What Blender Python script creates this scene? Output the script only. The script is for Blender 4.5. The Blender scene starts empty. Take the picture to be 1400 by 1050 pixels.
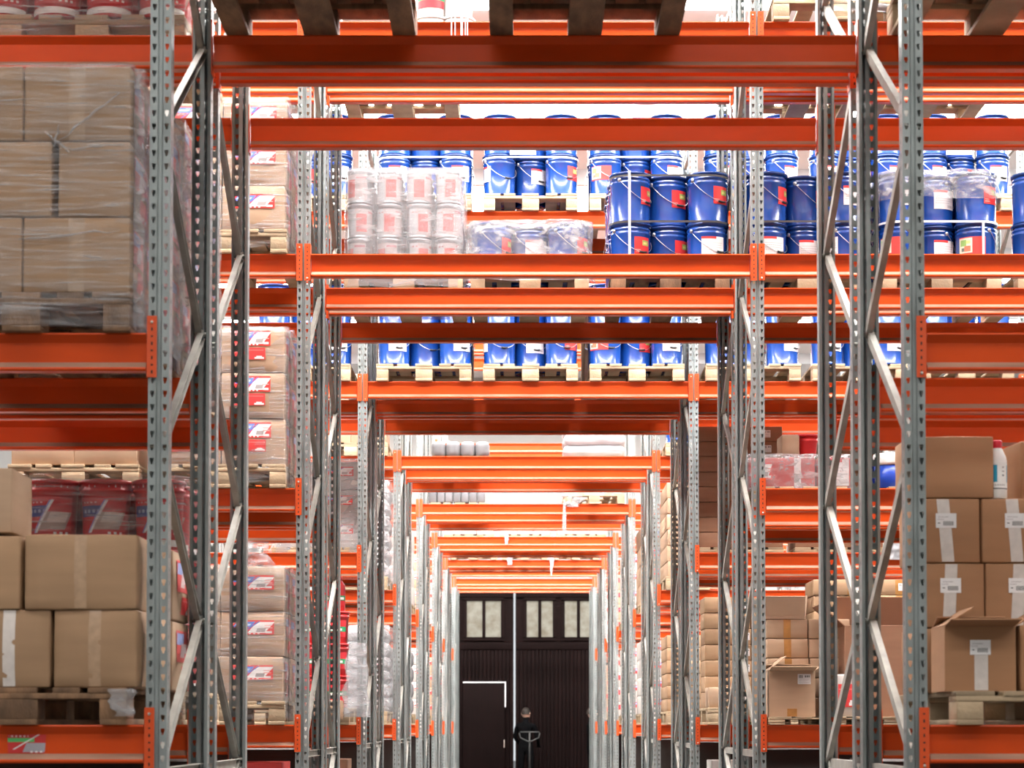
import bpy, math, random, re
from mathutils import Vector, Matrix, noise as mnoise

# ------------------------------------------------------------------ camera
sc = bpy.context.scene
F = 2992.0            # focal length in pixels of the 1400 px wide frame
VPX, VPY = 713.0, 991.0
PITCH = math.radians(2.3)
CX, CZ = -0.056, 1.45
cam_d = bpy.data.cameras.new('camera')
cam = bpy.data.objects.new('camera', cam_d)
sc.collection.objects.link(cam)
sc.camera = cam
cam.location = (CX, 0, CZ)
cam.rotation_euler = (math.pi/2 + PITCH, 0, 0)
cam_d.sensor_fit = 'HORIZONTAL'
cam_d.sensor_width = 36.0
cam_d.lens = F/1400*36.0
cam_d.shift_x = -(VPX-700)/1400
cam_d.shift_y = (VPY-525-F*math.tan(PITCH))/1400
cam_d.clip_end = 200
cam_d.dof.use_dof = True
cam_d.dof.focus_distance = 15.5
cam_d.dof.aperture_fstop = 5.6

# ------------------------------------------------------------------ light and exposure
SKY_STRENGTH = 46.0
NEAR_STRENGTH = 8.0
w = bpy.data.worlds.new('daylight')
sc.world = w
w.use_nodes = True
w.node_tree.nodes['Background'].inputs[0].default_value = (0.93, 0.97, 1.0, 1)
w.node_tree.nodes['Background'].inputs[1].default_value = 0.85
sc.view_settings.view_transform = 'Standard'
sc.view_settings.look = 'None'
sc.view_settings.exposure = 0.0
sc.view_settings.gamma = 1.0
sc.view_settings.use_curve_mapping = False
try:
    sc.cycles.use_denoising = True
    sc.cycles.max_bounces = 10
    sc.cycles.diffuse_bounces = 2
    sc.cycles.transparent_max_bounces = 24
    sc.cycles.sample_clamp_indirect = 6.0
except Exception:
    pass

rnd = random.Random(7)
COL = sc.collection
ROWS = [8.06, 13.39, 18.40, 23.55, 28.68, 33.70, 38.45, 43.40]
FD, GAP = 1.10, 0.157          # depth of one frame, gap between the two back-to-back frames
W = 2.8                        # bay width
LV = {1: 1.45, 2: 2.90, 3: 4.35, 4: 5.80}
PW = 0.078                     # post width
DOOR_Y = 48.6
CEIL = 9.2

# ------------------------------------------------------------------ materials
MATS = {}
def new_mat(name):
    m = bpy.data.materials.new(name); m.use_nodes = True
    nt = m.node_tree
    MATS[name] = m
    return m, nt, nt.nodes, nt.links, nt.nodes['Principled BSDF']

def ramp(N, stops):
    r = N.new('ShaderNodeValToRGB')
    e = r.color_ramp.elements
    while len(e) < len(stops): e.new(0.5)
    for k, (p, c) in enumerate(stops):
        e[k].position = p; e[k].color = (*c, 1) if len(c) == 3 else c
    return r

def mat(name, col, rough=0.5, metal=0.0, var=0.12, nscale=6.0, stretch=(1,1,1), bump=0.0, bscale=40.0, objvar=0.15, spec=0.5, coat=0.0, trans=0.0):
    """base colour with a mottled noise, a per-object tint and an optional fine bump"""
    m, nt, N, L, B = new_mat(name)
    tc = N.new('ShaderNodeTexCoord'); mp = N.new('ShaderNodeMapping')
    mp.inputs['Scale'].default_value = stretch
    L.new(tc.outputs['Object'], mp.inputs['Vector'])
    oi = N.new('ShaderNodeObjectInfo')
    nz = N.new('ShaderNodeTexNoise'); nz.inputs['Scale'].default_value = nscale; nz.inputs['Detail'].default_value = 4
    ad = N.new('ShaderNodeVectorMath'); ad.operation = 'ADD'
    cmb = N.new('ShaderNodeCombineXYZ')
    mu = N.new('ShaderNodeMath'); mu.operation = 'MULTIPLY'; mu.inputs[1].default_value = 37.0
    L.new(oi.outputs['Random'], mu.inputs[0]); L.new(mu.outputs[0], cmb.inputs[0]); L.new(mu.outputs[0], cmb.inputs[2])
    L.new(mp.outputs[0], ad.inputs[0]); L.new(cmb.outputs[0], ad.inputs[1])
    L.new(ad.outputs[0], nz.inputs['Vector'])
    lo = tuple(max(0, c*(1-var)) for c in col); hi = tuple(min(1, c*(1+var)) for c in col)
    r = ramp(N, [(0.3, lo), (0.7, hi)])
    L.new(nz.outputs['Fac'], r.inputs[0])
    hsv = N.new('ShaderNodeHueSaturation')
    mr = N.new('ShaderNodeMapRange'); mr.inputs[3].default_value = 1-objvar; mr.inputs[4].default_value = 1+objvar
    L.new(oi.outputs['Random'], mr.inputs[0]); L.new(mr.outputs[0], hsv.inputs['Value'])
    L.new(r.outputs[0], hsv.inputs['Color']); L.new(hsv.outputs[0], B.inputs['Base Color'])
    B.inputs['Roughness'].default_value = rough
    B.inputs['Metallic'].default_value = metal
    B.inputs['Specular IOR Level'].default_value = spec
    B.inputs['Coat Weight'].default_value = coat
    if bump:
        n2 = N.new('ShaderNodeTexNoise'); n2.inputs['Scale'].default_value = bscale
        L.new(mp.outputs[0], n2.inputs['Vector'])
        bp = N.new('ShaderNodeBump'); bp.inputs['Strength'].default_value = bump; bp.inputs['Distance'].default_value = 0.01
        L.new(n2.outputs['Fac'], bp.inputs['Height']); L.new(bp.outputs[0], B.inputs['Normal'])
    return m

mat('galvanized', (0.258, 0.287, 0.285), 0.45, 0.45, 0.25, 14, (1,1,0.25), objvar=0.06)
mat('brace_steel', (0.31, 0.295, 0.265), 0.58, 0.25, 0.2, 10, objvar=0.08)
mat('beam_paint', (0.60, 0.066, 0.008), 0.30, 0.0, 0.07, 3, (1,4,4), objvar=0.04, spec=0.20)
mat('connector_paint', (0.62, 0.072, 0.009), 0.38, 0.0, 0.06, 8, objvar=0.03)
mat('dusty_paint', (0.31, 0.165, 0.11), 0.8, 0.0, 0.25, 5, (0.6,4,4), objvar=0.10)
mat('wrap_dark', (0.035, 0.024, 0.020), 0.6, 0, 0.2, 4, objvar=0.2)  # near-black colour standing in for shade at floor level
mat('slot_dark', (0.02, 0.015, 0.012), 0.8)
mat('bolt_zinc', (0.7, 0.68, 0.62), 0.3, 0.8)
mat('wood_light', (0.38, 0.28, 0.175), 0.75, 0, 0.25, 5, (1,1,1), 0.25, 60, 0.18)
mat('wood_old', (0.19, 0.105, 0.055), 0.8, 0, 0.40, 6, (3,1,1), 0.3, 60, 0.25)
mat('card_brown', (0.37, 0.225, 0.125), 0.75, 0, 0.07, 3, (1,1,6), 0.06, 120, 0.10)
mat('card_red', (0.37, 0.185, 0.09), 0.75, 0, 0.06, 3, (1,1,6), 0.06, 120, 0.07)
mat('card_tan', (0.43, 0.285, 0.185), 0.75, 0, 0.07, 3, (1,1,6), 0.06, 120, 0.10)
mat('card_dark', (0.26, 0.125, 0.07), 0.75, 0, 0.08, 3, (1,1,6), 0.05, 120, 0.07)  # brown cardboard with shade darkened into its colour
mat('card_inside', (0.62, 0.48, 0.35), 0.8, 0, 0.06, 4, objvar=0.05)
mat('card_redprint', (0.50, 0.035, 0.03), 0.6, 0, 0.08, 4, objvar=0.08)
mat('card_white', (0.50, 0.46, 0.43), 0.7, 0, 0.07, 4, objvar=0.08)
mat('tape_clear', (0.43, 0.285, 0.18), 0.25, 0, 0.12, 30, objvar=0.03)
mat('tape_brown', (0.42, 0.20, 0.06), 0.25, 0, 0.15, 30, objvar=0.05)
mat('tape_white', (0.66, 0.60, 0.56), 0.35, 0, 0.08, 30, objvar=0.04)
mat('pail_blue', (0.006, 0.050, 0.27), 0.24, 0.0, 0.10, 5, objvar=0.12, spec=0.6, coat=0.3)
mat('pail_rim', (0.02, 0.03, 0.10), 0.28, 0.5, 0.1, 8, objvar=0.1)
mat('pail_lid', (0.008, 0.035, 0.16), 0.25, 0.2, 0.1, 8)
mat('wire', (0.55, 0.55, 0.56), 0.3, 0.8, 0.1, 8)
mat('grip_black', (0.02, 0.02, 0.022), 0.5)
mat('tin', (0.24, 0.24, 0.26), 0.28, 0.55, 0.08, 5, objvar=0.05)
mat('bucket_red', (0.55, 0.022, 0.025), 0.3, 0, 0.08, 5, objvar=0.08)
mat('plastic_white', (0.82, 0.82, 0.80), 0.35, 0, 0.03, 5, objvar=0.03)
mat('plastic_red', (0.70, 0.015, 0.04), 0.3, 0, 0.04, 5)
mat('plastic_blue', (0.01, 0.06, 0.48), 0.3, 0, 0.05, 5)
mat('plastic_green', (0.02, 0.28, 0.10), 0.35, 0, 0.05, 5)
mat('sack_grey', (0.13, 0.135, 0.145), 0.55, 0, 0.12, 5, objvar=0.1)
mat('sack_white', (0.40, 0.40, 0.42), 0.45, 0, 0.10, 6, objvar=0.06)
mat('strap_white', (0.80, 0.80, 0.80), 0.4, 0, 0.04, 8)
mat('strap_black', (0.06, 0.06, 0.065), 0.35, 0, 0.1, 8)
mat('concrete', (0.075, 0.073, 0.070), 0.5, 0, 0.15, 0.6, bump=0.05, bscale=8, objvar=0)
mat('plaster', (0.36, 0.355, 0.345), 0.9, 0, 0.03, 1.5, objvar=0)
mat('ceiling_white', (0.82, 0.82, 0.82), 0.9, 0, 0.02, 1.0, objvar=0)
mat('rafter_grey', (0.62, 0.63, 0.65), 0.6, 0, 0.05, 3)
mat('door_brown', (0.0065, 0.0026, 0.0024), 0.75, 0, 0.25, 3, (6,1,0.6), objvar=0.12, spec=0.08)
mat('cloth_black', (0.0035, 0.0035, 0.004), 0.95, 0, 0.1, 5, spec=0.03)
mat('skin', (0.45, 0.26, 0.19), 0.6, 0, 0.05, 5)
mat('hair', (0.02, 0.014, 0.010), 0.7)
mat('steel_dark', (0.05, 0.05, 0.05), 0.5, 0.2)

def emit(name, col, s):
    m, nt, N, L, B = new_mat(name)
    B.inputs['Base Color'].default_value = (*col, 1)
    B.inputs['Emission Color'].default_value = (*col, 1)
    B.inputs['Emission Strength'].default_value = s
    return m
emit('skylight', (1.0, 0.975, 0.94), SKY_STRENGTH)
emit('skylight_wide', (1.0, 0.975, 0.94), SKY_STRENGTH*0.62)
emit('skylight_dim', (1.0, 0.965, 0.92), NEAR_STRENGTH)

def pane_mat():
    m, nt, N, L, B = new_mat('dirty_pane')
    tc = N.new('ShaderNodeTexCoord')
    nz = N.new('ShaderNodeTexNoise'); nz.inputs['Scale'].default_value = 5; nz.inputs['Detail'].default_value = 6
    L.new(tc.outputs['Object'], nz.inputs['Vector'])
    r = ramp(N, [(0.3, (0.40, 0.34, 0.22)), (0.7, (0.78, 0.74, 0.60))])
    L.new(nz.outputs['Fac'], r.inputs[0])
    B.inputs['Base Color'].default_value = (0.05, 0.045, 0.035, 1)
    L.new(r.outputs[0], B.inputs['Emission Color'])      # daylight glowing through grimy glass
    B.inputs['Emission Strength'].default_value = 0.50
    B.inputs['Roughness'].default_value = 0.6
pane_mat()

def film_mat(name, lo, hi, stretch, tint=(0.46, 0.455, 0.47), nscale=5.0):
    m, nt, N, L, B = new_mat(name)
    out = N['Material Output']
    B.inputs['Base Color'].default_value = (*tint, 1)
    B.inputs['Roughness'].default_value = 0.16
    B.inputs['Specular IOR Level'].default_value = 0.7
    tc = N.new('ShaderNodeTexCoord'); mp = N.new('ShaderNodeMapping')
    mp.inputs['Scale'].default_value = stretch; mp.inputs['Rotation'].default_value = (0.05, 0.12, 0)
    oi = N.new('ShaderNodeObjectInfo'); mu = N.new('ShaderNodeMath'); mu.operation = 'MULTIPLY'; mu.inputs[1].default_value = 50
    L.new(oi.outputs['Random'], mu.inputs[0])
    L.new(tc.outputs['Object'], mp.inputs['Vector'])
    nz = N.new('ShaderNodeTexNoise'); nz.noise_dimensions = '4D'
    nz.inputs['Scale'].default_value = nscale; nz.inputs['Detail'].default_value = 5; nz.inputs['Distortion'].default_value = 0.6
    L.new(mp.outputs[0], nz.inputs['Vector']); L.new(mu.outputs[0], nz.inputs['W'])
    r = ramp(N, [(0.38, (lo,)*3), (0.56, ((lo+hi)*0.42,)*3), (0.72, (hi,)*3)])
    L.new(nz.outputs['Fac'], r.inputs[0])
    bp = N.new('ShaderNodeBump'); bp.inputs['Strength'].default_value = 0.9; bp.inputs['Distance'].default_value = 0.012
    L.new(nz.outputs['Fac'], bp.inputs['Height']); L.new(bp.outputs[0], B.inputs['Normal'])
    tr = N.new('ShaderNodeBsdfTransparent')
    mx = N.new('ShaderNodeMixShader')
    L.new(r.outputs[0], mx.inputs[0]); L.new(tr.outputs[0], mx.inputs[1]); L.new(B.outputs[0], mx.inputs[2])
    L.new(mx.outputs[0], out.inputs['Surface'])
    return m
film_mat('film_tight', 0.04, 0.62, (0.8, 0.8, 13.0), nscale=6.0)
film_mat('film_loose', 0.16, 0.85, (2.0, 2.0, 3.4), nscale=6.5)
film_mat('film_heavy', 0.28, 0.70, (1.2, 1.2, 5.0))
film_mat('film_drape', 0.16, 0.62, (4.0, 4.0, 0.9))

def print_mat(name, bg, rects, rough=0.4, noise_amt=0.06):
    """flat print: rectangles (u0,v0,u1,v1,colour[,skew[,bars]]) on a ground colour in the label's own UV space"""
    m, nt, N, L, B = new_mat(name)
    uv = N.new('ShaderNodeUVMap'); uv.uv_map = 'UVMap'
    sp = N.new('ShaderNodeSeparateXYZ'); L.new(uv.outputs[0], sp.inputs[0])
    nz = N.new('ShaderNodeTexNoise'); nz.inputs['Scale'].default_value = 9
    L.new(uv.outputs[0], nz.inputs['Vector'])
    def math_(op, a, b):
        n = N.new('ShaderNodeMath'); n.operation = op
        for k, x in enumerate((a, b)):
            if isinstance(x, (int, float)): n.inputs[k].default_value = x
            else: L.new(x, n.inputs[k])
        return n.outputs[0]
    cur = None
    for rc in rects:
        u0, v0, u1, v1, c = rc[:5]
        skew = rc[5] if len(rc) > 5 else 0
        bars = rc[6] if len(rc) > 6 else 0
        u = sp.outputs[0]
        if skew: u = math_('SUBTRACT', u, math_('MULTIPLY', math_('SUBTRACT', sp.outputs[1], (v0+v1)/2), skew))
        k = math_('MULTIPLY', math_('GREATER_THAN', u, u0), math_('LESS_THAN', u, u1))
        k = math_('MULTIPLY', k, math_('MULTIPLY', math_('GREATER_THAN', sp.outputs[1], v0), math_('LESS_THAN', sp.outputs[1], v1)))
        if bars: k = math_('MULTIPLY', k, math_('GREATER_THAN', math_('SINE', math_('MULTIPLY', sp.outputs[0], bars), 0), -0.15))
        mx = N.new('ShaderNodeMix'); mx.data_type = 'RGBA'
        L.new(k, mx.inputs[0])
        if cur is None: mx.inputs[6].default_value = (*bg, 1)
        else: L.new(cur, mx.inputs[6])
        mx.inputs[7].default_value = (*c, 1)
        cur = mx.outputs[2]
    hsv = N.new('ShaderNodeHueSaturation')
    L.new(math_('ADD', 1-noise_amt, math_('MULTIPLY', nz.outputs['Fac'], 2*noise_amt)), hsv.inputs['Value'])
    if cur is None: hsv.inputs['Color'].default_value = (*bg, 1)
    else: L.new(cur, hsv.inputs['Color'])
    L.new(hsv.outputs[0], B.inputs['Base Color'])
    B.inputs['Roughness'].default_value = rough
RED = (0.68, 0.035, 0.03); WHT = (0.80, 0.78, 0.77); GRY = (0.33, 0.30, 0.30); BLU = (0.06, 0.12, 0.45); GRN = (0.25, 0.50, 0.12); BLK = (0.03, 0.03, 0.03)
print_mat('print_carton', RED, [(0.10, 0.52, 0.52, 0.90, (0.10, 0.20, 0.60), 0.3), (0.12, 0.62, 0.46, 0.76, (0.45, 0.60, 0.85), 0.3),
    (0.50, 0.12, 0.90, 0.88, WHT, 0.30), (0.44, 0.10, 0.485, 0.92, BLU, 0.5), (0.60, 0.18, 0.80, 0.44, GRY, 0.1),
    (0.42, 0.04, 0.47, 0.10, WHT), (0.52, 0.04, 0.57, 0.10, WHT), (0.62, 0.04, 0.67, 0.10, WHT),
    (0.80, 0.10, 0.95, 0.24, WHT), (0.78, 0.44, 0.96, 0.50, (0.80, 0.35, 0.32)), (0.78, 0.60, 0.94, 0.66, (0.80, 0.35, 0.32))])
print_mat('print_carton_red', (0.66, 0.05, 0.05), [(0.66, 0.06, 0.96, 0.20, WHT), (0.72, 0.20, 0.90, 0.30, WHT), (0.05, 0.75, 0.95, 0.80, (0.75, 0.2, 0.18))])
print_mat('print_carton_side', (0.66, 0.10, 0.10), [(0.05, 0.55, 0.60, 0.92, (0.30, 0.36, 0.62), 0.2), (0.30, 0.15, 0.80, 0.60, (0.70, 0.55, 0.55), 0.3), (0.6, 0.1, 0.95, 0.3, (0.75, 0.08, 0.08))])
print_mat('print_pail_red', (0.62, 0.03, 0.03), [(0.48, 0.52, 0.95, 0.82, (0.30, 0.42, 0.10)), (0.55, 0.60, 0.80, 0.72, (0.62, 0.58, 0.18)), (0.06, 0.12, 0.40, 0.17, (0.75, 0.3, 0.28)), (0.06, 0.24, 0.36, 0.28, (0.75, 0.3, 0.28))])
print_mat('print_pail_white', (0.74, 0.70, 0.70), [(0.0, 0.88, 0.62, 1.0, RED), (0.08, 0.66, 0.92, 0.69, GRY, 0, 90), (0.08, 0.54, 0.86, 0.57, GRY, 0, 70), (0.08, 0.42, 0.90, 0.45, GRY, 0, 110), (0.08, 0.30, 0.70, 0.33, GRY, 0, 80), (0.60, 0.08, 0.92, 0.22, GRY, 0, 160)])
print_mat('print_pail_mix', (0.64, 0.04, 0.035), [(0.0, 0.1, 0.52, 0.95, (0.62, 0.60, 0.48)), (0.05, 0.5, 0.30, 0.85, (0.22, 0.40, 0.10)), (0.22, 0.18, 0.46, 0.5, (0.70, 0.15, 0.08)), (0.1, 0.2, 0.22, 0.4, (0.12, 0.12, 0.10)), (0.3, 0.62, 0.45, 0.8, (0.75, 0.65, 0.2))])
print_mat('print_bucket', (0.52, 0.02, 0.025), [(0.02, 0.50, 0.50, 0.78, (0.03, 0.05, 0.22)), (0.06, 0.60, 0.44, 0.68, (0.35, 0.42, 0.62), 0, 60),
    (0.40, 0.18, 0.92, 0.62, (0.42, 0.33, 0.29), 0.35), (0.52, 0.36, 0.90, 0.62, (0.70, 0.62, 0.58), 0.35), (0.40, 0.10, 0.455, 0.92, (0.80, 0.78, 0.80), 0.42), (0.37, 0.10, 0.40, 0.92, (0.25, 0.3, 0.6), 0.42),
    (0.62, 0.06, 0.68, 0.12, WHT), (0.74, 0.06, 0.80, 0.12, WHT), (0.86, 0.06, 0.92, 0.12, WHT), (0.05, 0.84, 0.45, 0.88, (0.75, 0.5, 0.5), 0, 70)])
print_mat('print_barcode', (0.80, 0.78, 0.78), [(0.10, 0.72, 0.62, 0.78, GRY, 0, 95), (0.06, 0.56, 0.40, 0.61, GRY, 0, 75), (0.34, 0.16, 0.86, 0.46, BLK, 0, 120), (0.10, 0.30, 0.22, 0.36, BLK)])
print_mat('print_ship', (0.80, 0.78, 0.78), [(0.10, 0.60, 0.38, 0.90, BLK, 0, 60), (0.55, 0.66, 0.90, 0.86, BLK, 0, 45), (0.10, 0.44, 0.90, 0.48, GRY, 0, 90), (0.10, 0.30, 0.80, 0.34, GRY, 0, 70), (0.10, 0.12, 0.90, 0.18, GRY, 0, 110)])
print_mat('print_tin', (0.40, 0.33, 0.33), [(0.0, 0.0, 0.26, 1.0, (0.40, 0.40, 0.42)), (0.30, 0.12, 0.62, 0.80, (0.45, 0.05, 0.045)), (0.66, 0.84, 0.98, 0.92, (0.35, 0.10, 0.12)), (0.04, 0.84, 0.26, 0.90, (0.35, 0.10, 0.12), 0, 60), (0.70, 0.62, 0.90, 0.68, GRY, 0, 60)])
print_mat('print_bottle', (0.80, 0.80, 0.78), [(0.0, 0.28, 0.42, 0.92, (0.01, 0.28, 0.45)), (0.78, 0.28, 1.0, 0.92, (0.01, 0.28, 0.45)), (0.58, 0.50, 0.64, 0.56, BLK), (0.58, 0.80, 0.64, 0.86, GRY), (0.57, 0.66, 0.66, 0.70, GRY), (0.30, 0.14, 0.70, 0.20, GRY, 0, 90), (0.0, 0.02, 1.0, 0.06, BLK)])
print_mat('print_sticker', (0.60, 0.03, 0.03), [(0.02, 0.60, 0.70, 0.82, (0.10, 0.50, 0.15)), (0.45, 0.05, 1.0, 0.55, (0.38, 0.36, 0.40), 0.2), (0.46, 0.2, 0.52, 1.0, WHT, 0.8), (0.60, 0.02, 0.66, 0.12, WHT), (0.72, 0.02, 0.78, 0.12, WHT), (0.84, 0.02, 0.90, 0.12, WHT), (0.05, 0.86, 0.55, 0.96, (0.8, 0.5, 0.5), 0, 60)])
print_mat('print_green', (0.60, 0.03, 0.04), [(0.0, 0.3, 1.0, 0.6, (0.03, 0.30, 0.12)), (0.2, 0.36, 0.8, 0.5, WHT)])
print_mat('print_sacks', (0.74, 0.74, 0.75), [(0.15, 0.3, 0.55, 0.7, (0.45, 0.55, 0.70)), (0.6, 0.2, 0.85, 0.35, (0.72, 0.3, 0.3))])

# ------------------------------------------------------------------ mesh helpers
class MB:
    def __init__(s): s.v = []; s.f = []; s.uv = {}; s.sm = []
    def quad(s, a, b, c, d, uv=None, smooth=False):
        k = len(s.v); s.v += [a, b, c, d]
        if uv: s.uv[len(s.f)] = uv
        s.f.append((k, k+1, k+2, k+3)); s.sm.append(smooth)
    def box(s, x0, x1, y0, y1, z0, z1):
        k = len(s.v)
        s.v += [(x0,y0,z0),(x1,y0,z0),(x1,y1,z0),(x0,y1,z0),(x0,y0,z1),(x1,y0,z1),(x1,y1,z1),(x0,y1,z1)]
        for q in ((0,3,2,1),(4,5,6,7),(0,1,5,4),(1,2,6,5),(2,3,7,6),(3,0,4,7)):
            s.f.append(tuple(k+i for i in q)); s.sm.append(False)
    def grid(s, rows, uvs=None, close=False, smooth=True, flip=False):
        """rows: list of equally long lists of points"""
        k = len(s.v); n = len(rows[0])
        for r in rows: s.v += [tuple(p) for p in r]
        for i in range(len(rows)-1):
            for j in range(n if close else n-1):
                j2 = (j+1) % n
                q = (k+i*n+j, k+i*n+j2, k+(i+1)*n+j2, k+(i+1)*n+j)
                if flip: q = q[::-1]
                if uvs:
                    u = [uvs[i][j], uvs[i][j2], uvs[i+1][j2], uvs[i+1][j]]
                    if flip: u = u[::-1]
                    s.uv[len(s.f)] = u
                s.f.append(q); s.sm.append(smooth)
    def lathe(s, prof, seg=24, smooth=True, cap0=True, cap1=True):
        rows = [[(r*math.sin(2*math.pi*j/seg), -r*math.cos(2*math.pi*j/seg), z) for j in range(seg)] for r, z in prof]
        k = len(s.v); s.grid(rows, close=True, smooth=smooth)
        n = len(prof)
        if cap0: s.f.append(tuple(k+j for j in range(seg))[::-1]); s.sm.append(False)
        if cap1: s.f.append(tuple(k+(n-1)*seg+j for j in range(seg))); s.sm.append(False)
    def tube(s, pts, r, seg=6, caps=True):
        pts = [Vector(p) for p in pts]; rows = []
        for i, p in enumerate(pts):
            t = (pts[min(i+1, len(pts)-1)] - pts[max(i-1, 0)]).normalized()
            a = t.cross(Vector((0,0,1)))
            if a.length < 1e-3: a = t.cross(Vector((0,1,0)))
            a.normalize(); b = a.cross(t)
            rr = r[i] if isinstance(r, (list, tuple)) else r
            rows.append([tuple(p + a*rr*math.cos(2*math.pi*j/seg) + b*rr*math.sin(2*math.pi*j/seg)) for j in range(seg)])
        k = len(s.v); s.grid(rows, close=True)
        if caps:
            s.f.append(tuple(k+j for j in range(seg))[::-1]); s.sm.append(False)
            s.f.append(tuple(k+(len(pts)-1)*seg+j for j in range(seg))); s.sm.append(False)
    def prism(s, poly, x0, x1, smooth=False):
        """closed (y,z) polygon extruded along x"""
        k = len(s.v); n = len(poly)
        s.v += [(x0, y, z) for y, z in poly] + [(x1, y, z) for y, z in poly]
        for j in range(n):
            s.f.append((k+j, k+(j+1) % n, k+n+(j+1) % n, k+n+j)); s.sm.append(smooth)
        s.f.append(tuple(k+j for j in range(n))[::-1]); s.f.append(tuple(k+n+j for j in range(n))); s.sm += [False, False]
    def mesh(s, name, material, merge=False):
        me = bpy.data.meshes.new(name)
        me.from_pydata(s.v, [], s.f)
        if s.uv:
            ul = me.uv_layers.new(name='UVMap')
            for p in me.polygons:
                u = s.uv.get(p.index)
                if u:
                    for k, li in enumerate(p.loop_indices): ul.data[li].uv = u[k]
        me.polygons.foreach_set('use_smooth', s.sm)
        me.materials.append(MATS[material])
        me.update()
        return me

def boxmesh(name, material, *b):
    m = MB(); m.box(*b); return m.mesh(name, material)

def bevel_box(name, material, w_, d_, h_, r=0.003):
    """box with chamfered edges, centred in x,y, standing on z=0"""
    return rbox(w_, d_, h_, r, (0,0,0), 0).mesh(name, material)

def rbox(w_, d_, h_, r, bulge, n=3, seed=0, jit=0.0):
    hx, hy, hz = w_/2, d_/2, h_/2
    m = MB(); idx = {}
    rng = random.Random(seed)
    def coords(h):
        inner = [-(h-r) + 2*(h-r)*k/(n+1) for k in range(n+2)]
        return [-h] + inner + [h]
    ax = [coords(hx), coords(hy), coords(hz)]
    H = (hx, hy, hz)
    def vert(p):
        key = tuple(round(c, 5) for c in p)
        if key in idx: return idx[key]
        q = [max(-(H[i]-r), min(H[i]-r, p[i])) for i in range(3)]
        dlt = Vector([p[i]-q[i] for i in range(3)])
        v = Vector(q) + (dlt.normalized()*r if dlt.length > 1e-9 else dlt)
        for i in range(3):
            j, k = (i+1) % 3, (i+2) % 3
            if abs(v[i]) > H[i]-r*1.01:
                v[i] += math.copysign(bulge[i]*(1-(v[j]/H[j])**2)*(1-(v[k]/H[k])**2), v[i])
        if jit: v += Vector((rng.uniform(-jit, jit), rng.uniform(-jit, jit), rng.uniform(-jit, jit)))
        idx[key] = len(m.v); m.v.append((v.x, v.y, v.z+hz)); return idx[key]
    for i in range(3):
        j, k = (i+1) % 3, (i+2) % 3
        for sgn in (-1, 1):
            for a in range(len(ax[j])-1):
                for b in range(len(ax[k])-1):
                    q = []
                    for (aa, bb) in ((a,b),(a+1,b),(a+1,b+1),(a,b+1)):
                        p = [0,0,0]; p[i] = sgn*H[i]; p[j] = ax[j][aa]; p[k] = ax[k][bb]
                        q.append(vert(p))
                    if sgn < 0: q = q[::-1]
                    if len(set(q)) == 4: m.f.append(tuple(q)); m.sm.append(True)
                    elif len(set(q)) == 3:
                        t = []
                        for z in q:
                            if z not in t: t.append(z)
                        m.f.append(tuple(t)); m.sm.append(True)
    return m

def front_patch(name, material, box, u0, u1, v0, v1, face='front', off=0.0012, n=4, slant=0.0):
    """label or tape lying on the bulged front or right face of a carton; u,v in metres (v from the bottom)"""
    (w_, d_, h_, r, bulge) = box
    m = MB(); rows = []; uvs = []
    for b in range(n+1):
        v = v0+(v1-v0)*b/n; row = []; ur = []
        for a in range(n+1):
            u = u0+(u1-u0)*a/n + slant*(b/n-0.5)
            zz = v-h_/2
            if face == 'front':
                k = bulge[1]*(1-(u/(w_/2))**2)*(1-(zz/(h_/2))**2)
                row.append((u, -d_/2-max(k,0)-off, v))
            else:
                k = bulge[0]*(1-(u/(d_/2))**2)*(1-(zz/(h_/2))**2)
                row.append((w_/2+max(k,0)+off, u, v))
            ur.append((a/n, b/n))
        rows.append(row); uvs.append(ur)
    m.grid(rows, uvs)
    return m.mesh(name, material)

def cyl_patch(name, material, R0, a0, a1, z0, z1, n=8, off=0.0015, R1=None):
    m = MB(); rows = []; uvs = []
    R1 = R0 if R1 is None else R1
    for b in range(2):
        z = z0 if b == 0 else z1; R = (R0 if b == 0 else R1)+off
        rows.append([(R*math.sin(math.radians(a0+(a1-a0)*k/n)), -R*math.cos(math.radians(a0+(a1-a0)*k/n)), z) for k in range(n+1)])
        uvs.append([(k/n, b) for k in range(n+1)])
    m.grid(rows, uvs)
    return m.mesh(name, material)

# ------------------------------------------------------------------ scene graph helpers
SEEN = {}
def link(name, data, parent=None, loc=(0,0,0), rot=(0,0,0)):
    o = bpy.data.objects.new(name, data); COL.objects.link(o)
    o.location = loc; o.rotation_euler = rot
    if parent is not None: o.parent = parent
    return o
def thing(name, label, cat, parts, loc=(0,0,0), rot=(0,0,0), group=None):
    """parts: [(part_name, mesh, loc, rot, [subparts])]. One part with no sub-parts makes a single mesh thing."""
    if isinstance(rot, (int, float)): rot = (0, 0, rot)
    if not isinstance(parts, list): o = link(name, parts, None, loc, rot)
    else:
        o = link(name, None, None, loc, rot); o.empty_display_size = 0.1
        for p in parts: part(o, *p)
    o['label'] = label; o['category'] = cat
    if group: o['group'] = group
    nw = len(re.findall(r"[A-Za-z0-9][A-Za-z0-9'-]*", label))
    if nw < 4 or nw > 16: print('LABEL LENGTH', nw, label)
    lk = re.sub(r'\b\d+\b', '', label)
    if lk in SEEN: print('DUP LABEL', label)
    SEEN[lk] = 1
    return o
def part(parent, name, mesh, loc=(0,0,0), rot=(0,0,0), subs=(), label=None):
    c = link(name, mesh, parent, loc, rot)
    if label: c['label'] = label
    for s in subs: part(c, *s)
    return c
def struct(name, mesh, loc=(0,0,0), parent=None):
    o = link(name, mesh, parent, loc)
    if parent is None: o['kind'] = 'structure'
    return o

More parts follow.
